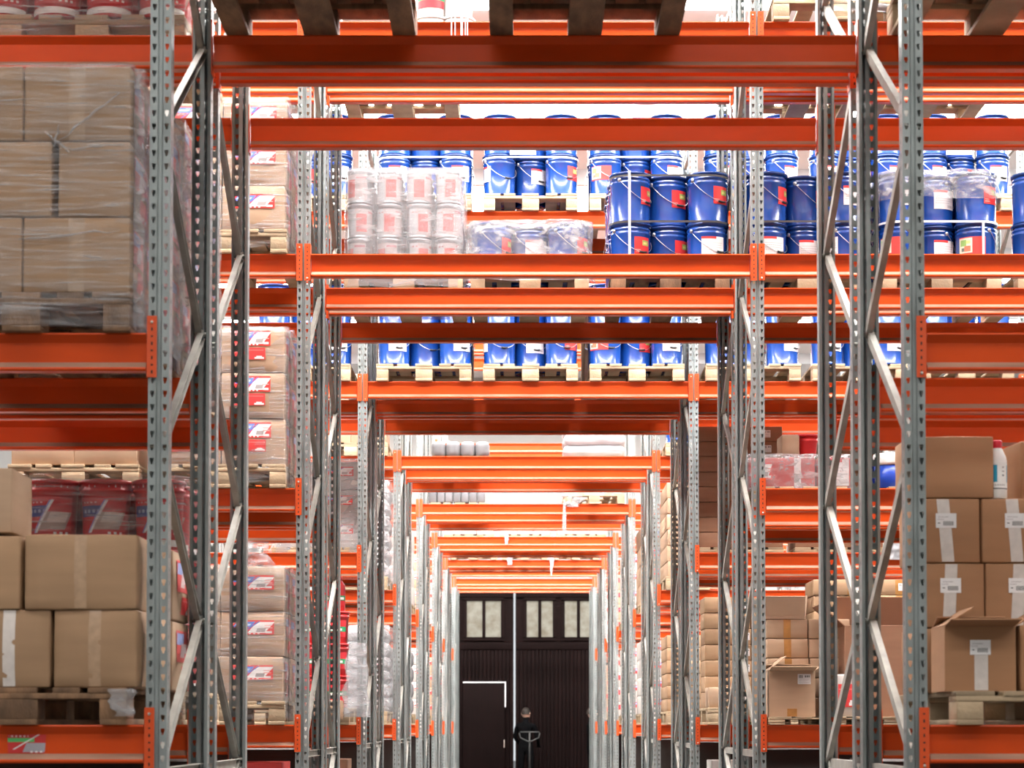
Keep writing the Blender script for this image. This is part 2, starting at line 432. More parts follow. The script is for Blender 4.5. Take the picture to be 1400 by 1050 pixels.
def y_front(row, half): return ROWS[row-1] + (0 if half == 'A' else FD+GAP)
ORD = ['first', 'second', 'third', 'fourth', 'fifth', 'sixth', 'seventh', 'eighth', 'ninth']
ROWN = {k+1: ORD[k]+'-rack-row' for k in range(8)}
HALFN = {'A':'front-half', 'B':'back-half'}
BAYN = {-1:'left-bay', 0:'tunnel-bay', 1:'right-bay'}
LVN = {0:'floor-level', 1:'first-level', 2:'second-level', 3:'third-level', 4:'fourth-level'}
def where(row, half, bay, lv): return f"{ROWN[row]} {HALFN[half]}, {BAYN[bay]}, {LVN[lv]}"

# ------------------------------------------------------------------ the hall
XW = 15.0
Y0 = -9.0
m = MB(); m.box(-XW, XW, Y0, DOOR_Y+0.3, -0.2, 0); struct('floor', m.mesh('floor', 'concrete'))
ceil_m = MB(); ceil_m.box(-XW, XW, Y0, DOOR_Y+0.3, CEIL, CEIL+0.2); ceiling = struct('ceiling', ceil_m.mesh('ceiling', 'ceiling_white'))
for nm, x0 in (('wall_left', -XW-0.3), ('wall_right', XW)):
    struct(nm, boxmesh(nm, 'plaster', x0, x0+0.3, Y0, DOOR_Y+0.3, 0, CEIL))
struct('wall_back', boxmesh('wall_back', 'plaster', -XW, XW, Y0-0.3, Y0, 0, CEIL))
DX0, DX1, DH = -2.45, 2.3, 4.45          # doorway
m = MB(); m.box(-XW, DX0, DOOR_Y, DOOR_Y+0.3, 0, CEIL); m.box(DX1, XW, DOOR_Y, DOOR_Y+0.3, 0, CEIL); m.box(DX0, DX1, DOOR_Y, DOOR_Y+0.3, DH, CEIL)
struct('wall_far', m.mesh('wall_far', 'plaster'))
# rafters and skylight panels under the ceiling
raf = boxmesh('rafter', 'rafter_grey', -XW, XW, -0.06, 0.06, -0.22, 0)
for k in range(10): part(ceiling, 'rafter', raf, (0, ROWS[0]-2.0+5.05*k - 1.0, CEIL-0.001))
pan = boxmesh('skylight_panel', 'skylight', -1.35, 1.35, -0.75, 0.75, -0.03, 0)
pan_wide = boxmesh('skylight_panel', 'skylight_wide', -1.35, 1.35, -1.2, 1.2, -0.03, 0)
pan_dim = boxmesh('skylight_panel', 'skylight_dim', -1.35, 1.35, -0.75, 0.75, -0.03, 0)
sky_frame = MB()
for a in (-1, 1):
    sky_frame.box(-1.42, 1.42, a*0.79-0.04, a*0.79+0.04, -0.05, 0); sky_frame.box(a*1.39-0.04, a*1.39+0.04, -0.75, 0.75, -0.05, 0)
sky_frame = sky_frame.mesh('skylight_frame', 'rafter_grey')
ys = [ROWS[k]+2*FD+GAP + (ROWS[k+1]-ROWS[k]-2*FD-GAP)/2 for k in range(7)]
for q, y in enumerate(ys):
    for k in range(-3, 4):
        part(ceiling, 'skylight_panel', pan if q < 2 else pan_wide, (k*3.0, y, CEIL-0.002), subs=[('skylight_frame', sky_frame)] if q < 2 else ())
for y in (4.6, -1.0, -6.0):
    for k in range(-3, 4):
        part(ceiling, 'skylight_panel', pan_dim, (k*3.0, y, CEIL-0.002), subs=[('skylight_frame', sky_frame)])

# far doors: two leaves of vertical boards with a gap of daylight between them
def make_leaf(name, x0, x1, wins, wicket=None):
    b = MB(); b.box(x0, x1, 0.05, 0.09, 0, DH)
    holes = wins
    # carcass is built round the window openings
    b = MB()
    zs0, zs1 = 3.38, 4.22
    b.box(x0, x1, 0.03, 0.09, 0, zs0 if not wicket else zs0)
    b.box(x0, x1, 0.03, 0.09, zs1, DH)
    edges = [x0] + [e for wn in wins for e in wn] + [x1]
    for k in range(0, len(edges), 2): b.box(edges[k], edges[k+1], 0.03, 0.09, zs0, zs1)
    o = struct(name, b.mesh(name, 'door_brown'), (0, DOOR_Y, 0))
    for (a, c) in wins:
        fr = MB()
        for (p, q, r_, s_) in ((a-0.06, c+0.06, zs0-0.06, zs0+0.02), (a-0.06, c+0.06, zs1-0.02, zs1+0.06), (a-0.06, a+0.02, zs0, zs1), (c-0.02, c+0.06, zs0, zs1), ((a+c)/2-0.035, (a+c)/2+0.035, zs0, zs1)):
            fr.box(p, q, -0.01, 0.05, r_, s_)
        f = part(o, 'window_frame', fr.mesh('window_frame', 'door_brown'))
        mid = (a+c)/2
        for (p, q) in ((a, mid-0.03), (mid+0.03, c)):
            part(f, 'pane', boxmesh('pane', 'dirty_pane', p, q, 0.04, 0.055, zs0, zs1))
    nb = int((x1-x0)/0.085); bw = (x1-x0)/nb
    bm_ = rbox(bw-0.012, 0.03, 1, 0.006, (0,0,0), 0)
    bm_.v = [(x, y, z) for x, y, z in bm_.v]
    bmesh_ = bm_.mesh('board', 'door_brown')
    for k in range(nb):
        c = part(o, 'board', bmesh_, (x0+bw*(k+0.5), 0.018, 0.05)); c.scale = (1, 1, zs0-0.28)
    rail = bevel_box('rail', 'door_brown', x1-x0, 0.05, 0.16, 0.008)
    part(o, 'rail', rail, ((x0+x1)/2, 0.005, zs0-0.26)); part(o, 'rail', rail, ((x0+x1)/2, 0.005, DH-0.17))
    return o
px2x = lambda px, D: (px-VPX)*D/F + CX
def leaf_x(px): return px2x(px, DOOR_Y)
gapL, gapR = leaf_x(702.0), leaf_x(704.8)
make_leaf('door_1', DX0, gapL, [(leaf_x(580), leaf_x(606)), (leaf_x(637), leaf_x(686))])
make_leaf('door_2', gapR, DX1, [(leaf_x(719), leaf_x(757)), (leaf_x(771), leaf_x(811))])
# wicket door standing proud in the left leaf, pale strips painted as daylight round it
wx0, wx1, wz = leaf_x(633), leaf_x(690), 1.45+(991-933)*DOOR_Y/F
wd = struct('door_3', rbox(wx1-wx0, 0.05, wz, 0.01, (0,0,0), 0).mesh('door_3', 'door_brown'), ((wx0+wx1)/2, DOOR_Y-0.045, 0.0))
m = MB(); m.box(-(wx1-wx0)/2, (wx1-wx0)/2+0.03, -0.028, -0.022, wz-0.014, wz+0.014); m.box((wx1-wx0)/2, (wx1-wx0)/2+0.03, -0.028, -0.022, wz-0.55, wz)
part(wd, 'weather_strip', m.mesh('weather_strip', 'rafter_grey'))  # pale colour stands in for daylight through the wicket gap
m = MB(); m.box((wx1-wx0)/2-0.02, (wx1-wx0)/2+0.0, -0.06, -0.025, 0.95, 1.12)
part(wd, 'door_handle', m.mesh('door_handle', 'bolt_zinc'))
# ground outside, seen through the gap between the leaves
struct('ground_outside', boxmesh('ground_outside', 'concrete', -14, 14, DOOR_Y+0.3, 90, -0.2, -0.02))

# ------------------------------------------------------------------ racking: post, brace, beam meshes
PH = 6.6
def post_mesh():
    """perforated omega upright, front face at y=0 looking to -y, hollow towards +y, 2.5 mm sheet"""
    m = MB(); t = 0.0025; pitch = 0.05
    hw = PW/2
    prof = [(-hw+0.012, 0.072), (-hw, 0.066), (-hw, 0.0), (-0.011, 0.0), (-0.005, 0.007), (0.005, 0.007), (0.011, 0.0), (hw, 0.0), (hw, 0.066), (hw-0.012, 0.072)]
    m.box(-0.009, 0.009, 0.012, 0.050, 0, PH)      # closed inner stiffener behind the groove
    ncell = int(PH/pitch)
    holes = {1: 0.5, 2: (-0.0235+hw)/(hw-0.011), 6: (0.0235-0.011)/(hw-0.011), 7: 0.5}
    for i in range(len(prof)-1):
        a = Vector((*prof[i], 0)); b = Vector((*prof[i+1], 0)); d = (b-a); ln = d.length; d.normalize()
        nrm = Vector((d.y, -d.x, 0))            # outward
        for layer in (0, 1):
            off = -nrm*t*layer
            def P(u, z): 
                p = a + d*u + off; return (p.x, p.y, z)
            def Q(u0, u1, z0, z1):
                q = [P(u0,z0), P(u1,z0), P(u1,z1), P(u0,z1)]
                if layer: q = q[::-1]
                m.quad(*q)
            if i not in holes:
                Q(0, ln, 0, PH); continue
            uc = holes[i]*ln
            big = i in (2, 6)
            hu, hz = (0.0076, 0.0115) if big else (0.0055, 0.0075)
            Q(0, uc-hu, 0, PH); Q(uc+hu, ln, 0, PH)
            for c in range(ncell):
                z0 = c*pitch; zc = z0+pitch/2
                Q(uc-hu, uc+hu, z0, zc-hz); Q(uc-hu, uc+hu, zc+hz, z0+pitch)
                if big:      # keyhole: narrower foot
                    for sg in (-1, 1):
                        q = [P(uc+sg*hu, zc-hz), P(uc+sg*hu, zc-0.002), P(uc+sg*0.0042, zc-0.003), P(uc+sg*0.0042, zc-hz)]
                        if (sg > 0) == (layer == 0): q = q[::-1]
                        m.quad(*q)
                if layer == 0:
                    o2 = -nrm*t
                    c4 = [(uc-hu, zc-hz), (uc+hu, zc-hz), (uc+hu, zc+hz), (uc-hu, zc+hz)]
                    for k in range(4):
                        (ua, za), (ub, zb) = c4[k], c4[(k+1) % 4]
                        pa, pb = P(ua, za), P(ub, zb)
                        m.quad(pa, pb, (pb[0]+o2.x, pb[1]+o2.y, pb[2]), (pa[0]+o2.x, pa[1]+o2.y, pa[2]))
            Q(uc-hu, uc+hu, ncell*pitch, PH)
    return m.mesh('post', 'galvanized')
POST = post_mesh()

def channel_mesh(name, ln, w_, d_, material, t=0.003):
    """U channel of length ln along +z, web facing -x"""
    m = MB()
    pts = [(-d_/2, w_/2), (-d_/2, -w_/2), (d_/2, -w_/2), (d_/2, -w_/2+t), (-d_/2+t, -w_/2+t), (-d_/2+t, w_/2-t), (d_/2, w_/2-t), (d_/2, w_/2)]
    rows = [[(x, y, z) for x, y in pts] for z in (0, ln)]
    m.grid(rows, close=True, smooth=False)
    k = len(m.v)
    for q in ((0,1,4,5), (1,2,3,4), (0,5,6,7)):
        m.f.append(tuple(k-16+i for i in q)); m.f.append(tuple(k-8+i for i in q)[::-1]); m.sm += [False, False]
    return m.mesh(name, material)
BY0, BY1 = 0.045, FD-0.045
DIAG_L = math.hypot(BY1-BY0, 0.6)
DIAG = channel_mesh('diagonal_brace', DIAG_L, 0.042, 0.026, 'brace_steel')
HORI = channel_mesh('horizontal_brace', BY1-BY0, 0.042, 0.026, 'brace_steel')
m = MB(); m.box(-0.06, 0.06, -0.02, 0.10, 0, 0.008); FOOT = m.mesh('base_plate', 'galvanized')
m = MB(); m.lathe([(0.009, -0.036), (0.009, 0.036)], 8); BOLT = m.mesh('bolt', 'bolt_zinc')

def upright_frame(row, half, x, side, full=True):
    y = y_front(row, half)
    o = thing('upright_frame', f"galvanised perforated upright frame with zigzag braces, {ROWN[row]} {HALFN[half]}, {side}", 'rack frame', [], (x, y, 0), 0, 'upright rack frames')
    part(o, 'post', POST, (0, 0, 0)); part(o, 'post', POST, (0, FD, 0), (0, 0, math.pi))
    part(o, 'base_plate', FOOT, (0, 0, 0)); part(o, 'base_plate', FOOT, (0, FD, 0), (0, 0, math.pi))
    # nodes: aisle-side post at 1.285 + 1.2k, inner post at 1.885 + 1.2k (mirrored in the back half)
    def yy(outer):
        if half == 'A': return BY0 if outer else BY1
        return BY1 if outer else BY0
    seq = [(0.085, True), (0.685, False)]
    z = 1.285; k = 0
    while z < PH-0.1: seq.append((z, k % 2 == 0)); z += 0.6; k += 1
    if seq[1][1] == seq[2][1]: pass
    for a, b in zip(seq[:-1], seq[1:]):
        ya, yb = yy(a[1]), yy(b[1])
        ang = math.atan2(yb-ya, b[0]-a[0])
        ln = math.hypot(yb-ya, b[0]-a[0])
        d = part(o, 'diagonal_brace', DIAG, (0.004 if (a[1] == (half == 'A')) else -0.004, ya, a[0]), (-ang, 0, 0))
    for zz in (0.085, 1.27, PH-0.15):
        part(o, 'horizontal_brace', HORI, (0.012, BY0, zz), (-math.pi/2, 0, 0))
    if full:
        for (zz, outer) in seq[1:]:
            part(o, 'bolt', BOLT, (0, yy(outer), zz), (0, math.pi/2, 0))
    return o

BL = W-PW-0.008
def beam_meshes():
    half_ = [(-0.008, 0.0), (-0.010, -0.006), (0.014, -0.034), (0.014, -0.106), (-0.006, -0.127), (-0.007, -0.134), (-0.002, -0.141)]
    poly = half_ + [(0.052-y_, z_) for y_, z_ in half_[::-1]]
    m = MB(); m.prism(poly, -BL/2+0.004, BL/2-0.004)
    body = m.mesh('rail', 'beam_paint')
    body.materials.append(MATS['dusty_paint'])               # dust lying on the two upward-facing ledges
    for p in body.polygons:
        if p.index < len(poly) and (p.index == 3 or p.index == len(poly)-5): p.material_index = 1
    c = MB()
    c.box(0, 0.004, -0.006, 0.066, -0.165, 0.064)              # side plate on the post flank
    c.box(0, 0.037, -0.010, -0.006, -0.165, 0.064)             # front flange over the post face
    con = c.mesh('connector', 'connector_paint')
    sl = MB()
    for k in range(8):
        z = -0.145+k*0.0265
        if k % 2 == 0: sl.box(0.016, 0.022, -0.0108, -0.0100, z-0.006, z+0.006)
        else: sl.lathe([], 6) if False else sl.box(0.015, 0.023, -0.0108, -0.0100, z-0.003, z+0.003)
    slots = sl.mesh('slot', 'slot_dark')
    p = MB(); p.lathe([(0.0055, 0), (0.0055, 0.006), (0.003, 0.008)], 10)
    pin = p.mesh('safety_pin', 'bolt_zinc')
    return body, con, slots, pin
RAIL, CONN, SLOTS, PIN = beam_meshes()
RAILN = ['front', 'second', 'third', 'rear']
BEAMS = {}
def rack_beam(row, post, bay, lv):
    half = 'A' if post < 2 else 'B'
    rear = post in (1, 3)
    y = y_front(row, half) + (FD if rear else 0)
    o = thing('rack_crossbar', f"orange-red steel rack beam, {RAILN[post]} rail of {ROWN[row]}, {BAYN[bay]}, {LVN[lv]}", 'rack beam', [], (bay*W, y, LV[lv]), math.pi if rear else 0, 'orange rack beams')
    part(o, 'rail', RAIL)
    far = row >= 5
    for s in (-1, 1):
        # mirrored end: rotate the connector half a turn about y so its flange points outward
        if s > 0: c = part(o, 'connector', CONN, (BL/2, 0, 0))
        else:
            c = part(o, 'connector', CONN, (-BL/2, 0, 0)); c.scale = (-1, 1, 1)
        if not far:
            k = part(c, 'slots', SLOTS); k['kind'] = 'stuff'
            part(c, 'safety_pin', PIN, (0.0185, -0.0095, 0.040 if s > 0 else -0.150), (math.pi/2, 0, 0))
    BEAMS[(row, post, bay, lv)] = o
    return o

for row in range(1, 9):
    for half in 'AB':
        for x, side in ((-1.5*W, 'far left'), (-0.5*W, 'left of tunnel'), (0.5*W, 'right of tunnel'), (1.5*W, 'far right')):
            upright_frame(row, half, x, side, full=(row <= 4 and abs(x) < W))
    for post in range(4):
        for bay in (-1, 0, 1):
            for lv in (1, 2, 3, 4):
                if bay == 0 and lv < 3: continue
                if lv == 4 and (row > 6 or (bay != 0 and row > 3)): continue
                rack_beam(row, post, bay, lv)
# sticker on the nearest low beam on the left
m = MB(); m.quad((-0.067, 0, -0.034), (0.067, 0, -0.034), (0.072, 0, 0.034), (-0.072, 0, 0.034), [(0.04,0),(0.96,0),(1,1),(0,1)])
b = BEAMS[(1, 0, -1, 1)]
part(b, 'sticker', m.mesh('sticker', 'print_sticker'), (px2x(36, 8.06)+W, 0.0125, -0.070), label='red and green printed sticker')

# ------------------------------------------------------------------ pallets
def pallet_meshes(mt):
    d = {}
    d['d145'] = bevel_box('deck_board', mt, 0.142, 1.2, 0.022, 0.002)
    d['d100'] = bevel_box('deck_board', mt, 0.098, 1.2, 0.022, 0.002)
    d['str'] = bevel_box('stringer_board', mt, 0.8, 0.145, 0.022, 0.002)
    d['b145'] = bevel_box('block', mt, 0.143, 0.143, 0.078, 0.003)
    d['b100'] = bevel_box('block', mt, 0.098, 0.143, 0.078, 0.003)
    return d
PAL = {k: pallet_meshes(k) for k in ('wood_light', 'wood_old')}
def pallet(row, half, bay, lv, slot, mt='wood_light', rz=0.0, hs=1.0, dx=0.0, dy=0.0, what=None, seed=0):
    """slot: -1, 0, 1 inside the bay; returns (x, y, z_top) of the deck"""
    x = bay*W + slot*0.9 + dx; y = y_front(row, half) + FD/2 + dy
    z = LV[lv] if lv else 0.0
    rng = random.Random(int(row*1000+lv*100+slot*10+bay*3+(7 if half == 'B' else 0)))
    sl = {-1:'left pallet', 0:'middle pallet', 1:'right pallet'}[slot]
    lab = f"{'old dark' if mt == 'wood_old' else 'pale'} wooden pallet, {where(row, half, bay, lv)}, {sl.split()[0]}"
    P = PAL[mt]
    o = thing('pallet', lab, 'pallet', [], (x, y, z), rz, 'wooden pallets')
    o.scale = (1, 1, hs)
    xs = [-0.329, -0.1785, 0, 0.1785, 0.329]
    for k, xx in enumerate(xs):
        part(o, 'deck_board', P['d145' if k % 2 == 0 else 'd100'], (xx+rng.uniform(-.004, .004), rng.uniform(-.006, .006), 0.122), (0, 0, rng.uniform(-.004, .004)))
    for yy in (-0.5275, 0, 0.5275): part(o, 'stringer_board', P['str'], (0, yy, 0.100))
    for xx, w_ in ((-0.35, 'b100'), (0, 'b145'), (0.35, 'b100')):
        for yy in (-0.527, 0, 0.527): part(o, 'block', P[w_], (xx, yy, 0.022), (0, 0, rng.uniform(-.03, .03)))
        part(o, 'skid', P['d100' if w_ == 'b100' else 'd145'], (xx, 0, 0.0))
    return x, y, z+0.144*hs

# ------------------------------------------------------------------ cartons
CB = {}
def carton_mesh(w_, d_, h_, mt, bulge=0.006, n=3, r=0.006, seed=0):
    key = (round(w_, 3), round(d_, 3), round(h_, 3), mt, bulge, n, seed)
    if key not in CB:
        CB[key] = rbox(w_, d_, h_, r, (bulge, bulge, bulge*0.4), n, seed, 0.0012 if n > 2 else 0).mesh('body', mt)
    return CB[key]
PT = {}
def patch(kind, name, mt, box, *a, **k):
    key = (name, mt, box, a, tuple(sorted(k.items())))
    if key not in PT: PT[key] = front_patch(name, mt, box, *a, **k)
    return PT[key]
def carton(label, x, y, z, w_, d_, h_, mt, rz=0.0, rx=0.0, bulge=0.006, tape=None, tape_w=0.05, lab=None, side=None, group=None, n=3, tape_off=0.0, tape_slant=0.0, ry=0.0):
    """x,y centre, z bottom. lab: list of (material,u0,u1,v0,v1) on the front; side: the same on the right face"""
    box = (w_, d_, h_, 0.006, (bulge, bulge, bulge*0.4))
    parts = [('body', carton_mesh(w_, d_, h_, mt, bulge, n))]
    if tape: parts.append(('tape', patch('t', 'tape', tape, box, tape_off-tape_w/2, tape_off+tape_w/2, 0.004, h_-0.002, slant=tape_slant)))
    for (pm, u0, u1, v0, v1) in (lab or []): parts.append(('label', patch('l', 'label', pm, box, u0, u1, v0, v1, off=0.0026)))
    for (pm, u0, u1, v0, v1) in (side or []): parts.append(('label', patch('s', 'label', pm, box, u0, u1, v0, v1, face='right', off=0.002)))
    if len(parts) == 1: parts = parts[0][1]
    return thing('carton', label, 'carton', parts, (x, y, z), (rx, ry, rz), group)

def ringpts(x0, x1, y0, y1, rad, per=10, cs=4):
    pts = []
    for (cx, cy, a0) in ((x1-rad, y0+rad, -90), (x1-rad, y1-rad, 0), (x0+rad, y1-rad, 90), (x0+rad, y0+rad, 180)):
        for k in range(cs+1):
            a = math.radians(a0+90*k/cs); pts.append((cx+rad*math.cos(a), cy+rad*math.sin(a)))
    out = []
    for i, p in enumerate(pts):
        q = pts[(i+1) % len(pts)]; d = math.hypot(q[0]-p[0], q[1]-p[1])
        n = max(1, int(d/0.09))
        for k in range(n): out.append((p[0]+(q[0]-p[0])*k/n, p[1]+(q[1]-p[1])*k/n))
    return out
def film(label, x0, x1, y0, y1, z0, z1, mt='film_tight', rough=0.006, top=0.10, off=0.012, flare=0.0, rad=0.03, seed=0, group=None, topz=0.012):
    """stretch film wound round a load: closed skirt with wrinkles, edges folded over the top"""
    cx, cy = (x0+x1)/2, (y0+y1)/2
    x0 -= off+cx; x1 += off-cx; y0 -= off+cy; y1 += off-cy
    ring = ringpts(x0, x1, y0, y1, rad)
    nz = max(4, int((z1-z0)/0.07)); rows = []
    for i in range(nz+1):
        z = (z1-z0)*i/nz
        row = []
        for (px, py) in ring:
            n_ = mnoise.noise(Vector((px*7+seed*3.1, py*7, z*9+seed)))*rough + mnoise.noise(Vector((px*23, py*23+seed, z*31)))*rough*0.5
            fl = flare*(1-i/nz)**2
            s = 1 + fl
            d = math.hypot(px, py)
            row.append((px*s+px/d*n_, py*s+py/d*n_, z+mnoise.noise(Vector((px*5, py*5, seed)))*(0.02 if i in (0,) else 0.0)))
        rows.append(row)
    for f_, dz in ((0.4, topz), (1.0, topz*0.7)):
        row = []
        for (px, py) in ring:
            sx = max(0.0, 1-f_*top/max(abs(x0), 1e-3)); sy = max(0.0, 1-f_*top/max(abs(y0), 1e-3))
            row.append((px*sx, py*sy, z1-z0+dz+mnoise.noise(Vector((px*9, py*9, seed+f_)))*rough))
        rows.append(row)
    m = MB(); m.grid(rows, close=True)
    return thing('stretch_film', label, 'plastic film', m.mesh('stretch_film', mt), (cx, cy, z0), 0, group)

def load_cartons(row, half, bay, lv, slot, nx, ny, tiers, h_, mt, lab_word, wtot=0.78, dtot=1.16, base=None, ranks='front', front_lab=None, side_lab=None, tape=None, tape_w=0.05, bulge=0.006, skip=(), tape_off=0.0, jit=0.006, dx=0.0, dy=0.0, n=2):
    """a block of cartons on a pallet: only the ranks towards the aisle and towards the tunnel are built"""
    x, y, z = base
    w_, d_ = wtot/nx, dtot/ny
    rng = random.Random(row*77+lv*13+slot*5+bay+(100 if half == 'B' else 0))
    tn = ['bottom', 'second', 'third', 'fourth', 'fifth', 'sixth', 'seventh', 'eighth', 'ninth']
    tunnel = (nx-1) if bay < 0 else 0
    for t in range(tiers):
        for i in range(nx):
            for j in range(ny):
                if j > 0 and i != tunnel and ranks != 'all': continue
                if j > 0 and ranks == 'face': continue
                if (t, i, j) in skip: continue
                cn = f"column {i+1}" if nx > 1 else 'single column'
                lab = f"{lab_word}, {ORD[t]}-tier {ORD[i]}-column{'' if j == 0 else ' '+ORD[j]+'-rank'}, {where(row, half, bay, lv)} {['left','middle','right'][slot+1]}-pallet"
                ww = lab.split()
                carton(lab, x+dx-wtot/2+w_*(i+0.5)+rng.uniform(-jit, jit)*0.5, y+dy-dtot/2+d_*(j+0.5)+rng.uniform(-jit, jit), z+t*h_, w_-0.006, d_-0.006, h_-0.003, mt,
                       rng.uniform(-jit, jit)*2, bulge=bulge, lab=front_lab(w_, h_, rng) if (front_lab and j == 0) else None,
                       side=side_lab(d_, h_, rng) if (side_lab and i == nx-1 and bay < 0) else None, tape=tape if j == 0 else None, tape_w=tape_w, tape_off=tape_off, group=f"cartons {where(row, half, bay, lv)}", n=n)

# ------------------------------------------------------------------ pails
PR, PHT = 0.138, 0.343
m = MB(); m.lathe([(PR-0.010, 0.0), (PR-0.004, 0.004), (PR-0.003, 0.012), (PR-0.006, 0.018), (PR-0.004, 0.15), (PR-0.002, 0.262), (PR+0.001, 0.268), (PR+0.001, 0.276), (PR-0.003, 0.282), (PR-0.003, 0.292), (PR+0.001, 0.297), (PR+0.001, 0.304), (PR-0.003, 0.309), (PR-0.003, 0.322)], 32)
PAIL_BODY = m.mesh('body', 'pail_blue')
m = MB(); m.lathe([(PR-0.004, 0.318), (PR+0.004, 0.322), (PR+0.007, 0.330), (PR+0.008, 0.340), (PR+0.002, 0.342), (PR-0.006, 0.336), (PR-0.02, 0.330)], 32, cap0=False)
PAIL_LID = m.mesh('lid', 'pail_lid')
def handle_pts(R, a0, zE, drop):
    return [((R+0.004)*math.sin(math.radians(a0+180*k/16)), -(R+0.004)*math.cos(math.radians(a0+180*k/16)), zE-drop*math.sin(math.pi*k/16)) for k in range(17)]
PAILS = {}
def pail_parts(kind, a0):
    """kind: red / white / mix label; a0: azimuth of the handle ear (0 faces the aisle)"""
    key = (kind, a0)
    if key in PAILS: return PAILS[key]
    hp = handle_pts(PR, a0, 0.290, 0.150)
    m = MB(); m.tube(hp, 0.0021, 5); hm = m.mesh('handle', 'wire')
    g = MB(); g.tube(hp[7:10], 0.0075, 6); gm = g.mesh('grip', 'grip_black')
    e = MB(); e.lathe([(0.014, 0), (0.014, 0.006), (0.006, 0.012)], 10); em = e.mesh('ear', 'wire')
    parts = [('body', PAIL_BODY), ('lid', PAIL_LID), ('handle', hm, (0,0,0), (0,0,0), [('grip', gm)])]
    for a in (a0, a0+180):
        ra = math.radians(a)
        parts.append(('ear', em, ((PR-0.002)*math.sin(ra), -(PR-0.002)*math.cos(ra), 0.290), (math.pi/2, 0, ra)))
    if kind == 'red': parts.append(('label', cyl_patch('label', 'print_pail_red', PR-0.003, 22, 74, 0.125, 0.245)))
    elif kind == 'white':
        parts.append(('label', cyl_patch('label', 'print_pail_white', PR-0.003, -8, 62, 0.115, 0.245)))
    elif kind == 'mix': parts.append(('label', cyl_patch('label', 'print_pail_mix', PR-0.003, -62, 18, 0.125, 0.245)))
    elif kind == 'edge': parts.append(('label', cyl_patch('label', 'print_pail_white', PR-0.003, -75, -35, 0.115, 0.245)))
    PAILS[key] = parts
    return parts

def pail_block(row, half, bay, lv, slot, base, tiers, kinds, a0=-42, ranks=4, cols=(-1,0,1), word='blue metal paint pail'):
    x, y, z = base
    rng = random.Random(row*31+lv*7+slot*3+bay*11)
    cw = {-1:'left', 0:'middle', 1:'right'}
    for t in range(tiers):
        for j in range(ranks):
            for c in cols:
                lab = f"{word}, {'upper' if t else 'lower'}-tier {cw[c]}-column{'' if j == 0 else ' '+ORD[j]+'-rank'}, {ROWN[row]} {BAYN[bay]} {LVN[lv]} {['left','middle','right'][slot+1]}-pallet"
                kd = kinds[(t*3+c+1) % len(kinds)] if j == 0 else 'none'
                thing('paint_pail', lab, 'paint pail', pail_parts(kd, a0) if j == 0 else [('body', PAIL_BODY), ('lid', PAIL_LID)],
                      (x+c*0.262+rng.uniform(-.003, .003), y-0.44+j*0.29+(0.115 if c == 0 else 0), z+t*(PHT+0.001)), rng.uniform(-0.25, 0.25) if j == 0 else 0, f"blue pails {where(row, half, bay, lv)}")

def strap_ring(label, pts, z0, z1, mt, group=None):
    """flat band running round convex outline pts"""
    m = MB(); rows = []
    for z in (z0, z1): rows.append([(px, py, z) for px, py in pts])
    m.grid(rows, close=True, smooth=False)
    m.grid([[(px*0.998, py*0.998, z) for px, py in pts] for z in (z1, z0)], close=True, smooth=False)
    return m.mesh('strapping_band', mt)
def pail_outline(cols=(-1, 1), ranks=4, R=PR+0.011):
    pts = []
    cs = [(cols[0]*0.262, -0.44), (cols[1]*0.262, -0.44), (cols[1]*0.262, -0.44+0.29*(ranks-1)), (cols[0]*0.262, -0.44+0.29*(ranks-1))]
    for (cx, cy), a0 in zip(cs, (180, 270, 0, 90)):
        for k in range(6):
            a = math.radians(a0+90*k/5); pts.append((cx+R*math.cos(a), cy+R*math.sin(a)))
    return pts
def strapped(label, base, z, mt, x, y, vertical=None):
    o = thing('strapping_band', label, 'strap', strap_ring('', pail_outline(), -0.007, 0.007, mt), (x, y, z), 0, 'strapping bands')
    return o
def strap_vertical(label, x, y, z0, z1, mt, w_=0.016):
    return thing('strapping_band', label, 'strap', boxmesh('strapping_band', mt, -w_/2, w_/2, -0.002, 0.0, 0, z1-z0), (x, y, z0), 0, 'strapping bands')

# ------------------------------------------------------------------ other goods
def bucket_parts(R=0.111, h=0.30, lidc='bucket_red', bodyc='bucket_red', printm='print_bucket', bands=True):
    m = MB(); m.lathe([(R-0.020, 0), (R-0.016, 0.006), (R-0.006, h-0.055), (R+0.002, h-0.05), (R+0.002, h-0.04), (R-0.004, h-0.038), (R-0.003, h-0.012)], 28)
    body = m.mesh('body', bodyc)
    l = MB(); l.lathe([(R-0.004, h-0.018), (R+0.005, h-0.016), (R+0.006, h-0.004), (R-0.002, h), (R-0.012, h-0.004)], 28, cap0=False)
    lid = l.mesh('lid', lidc)
    parts = [('body', body), ('lid', lid)]
    if printm: parts.append(('label', cyl_patch('label', printm, R-0.014, -62, 62, 0.055, h-0.075, R1=R-0.007, off=0.003)))
    if bands:
        for za, zb in ((0.014, 0.042), (h-0.034, h-0.018)):
            parts.append(('band', cyl_patch('band', 'plastic_white', R-0.016+za*0.03, -80, 80, za, zb, n=10, off=0.004)))
    return parts
BUCKET = bucket_parts()
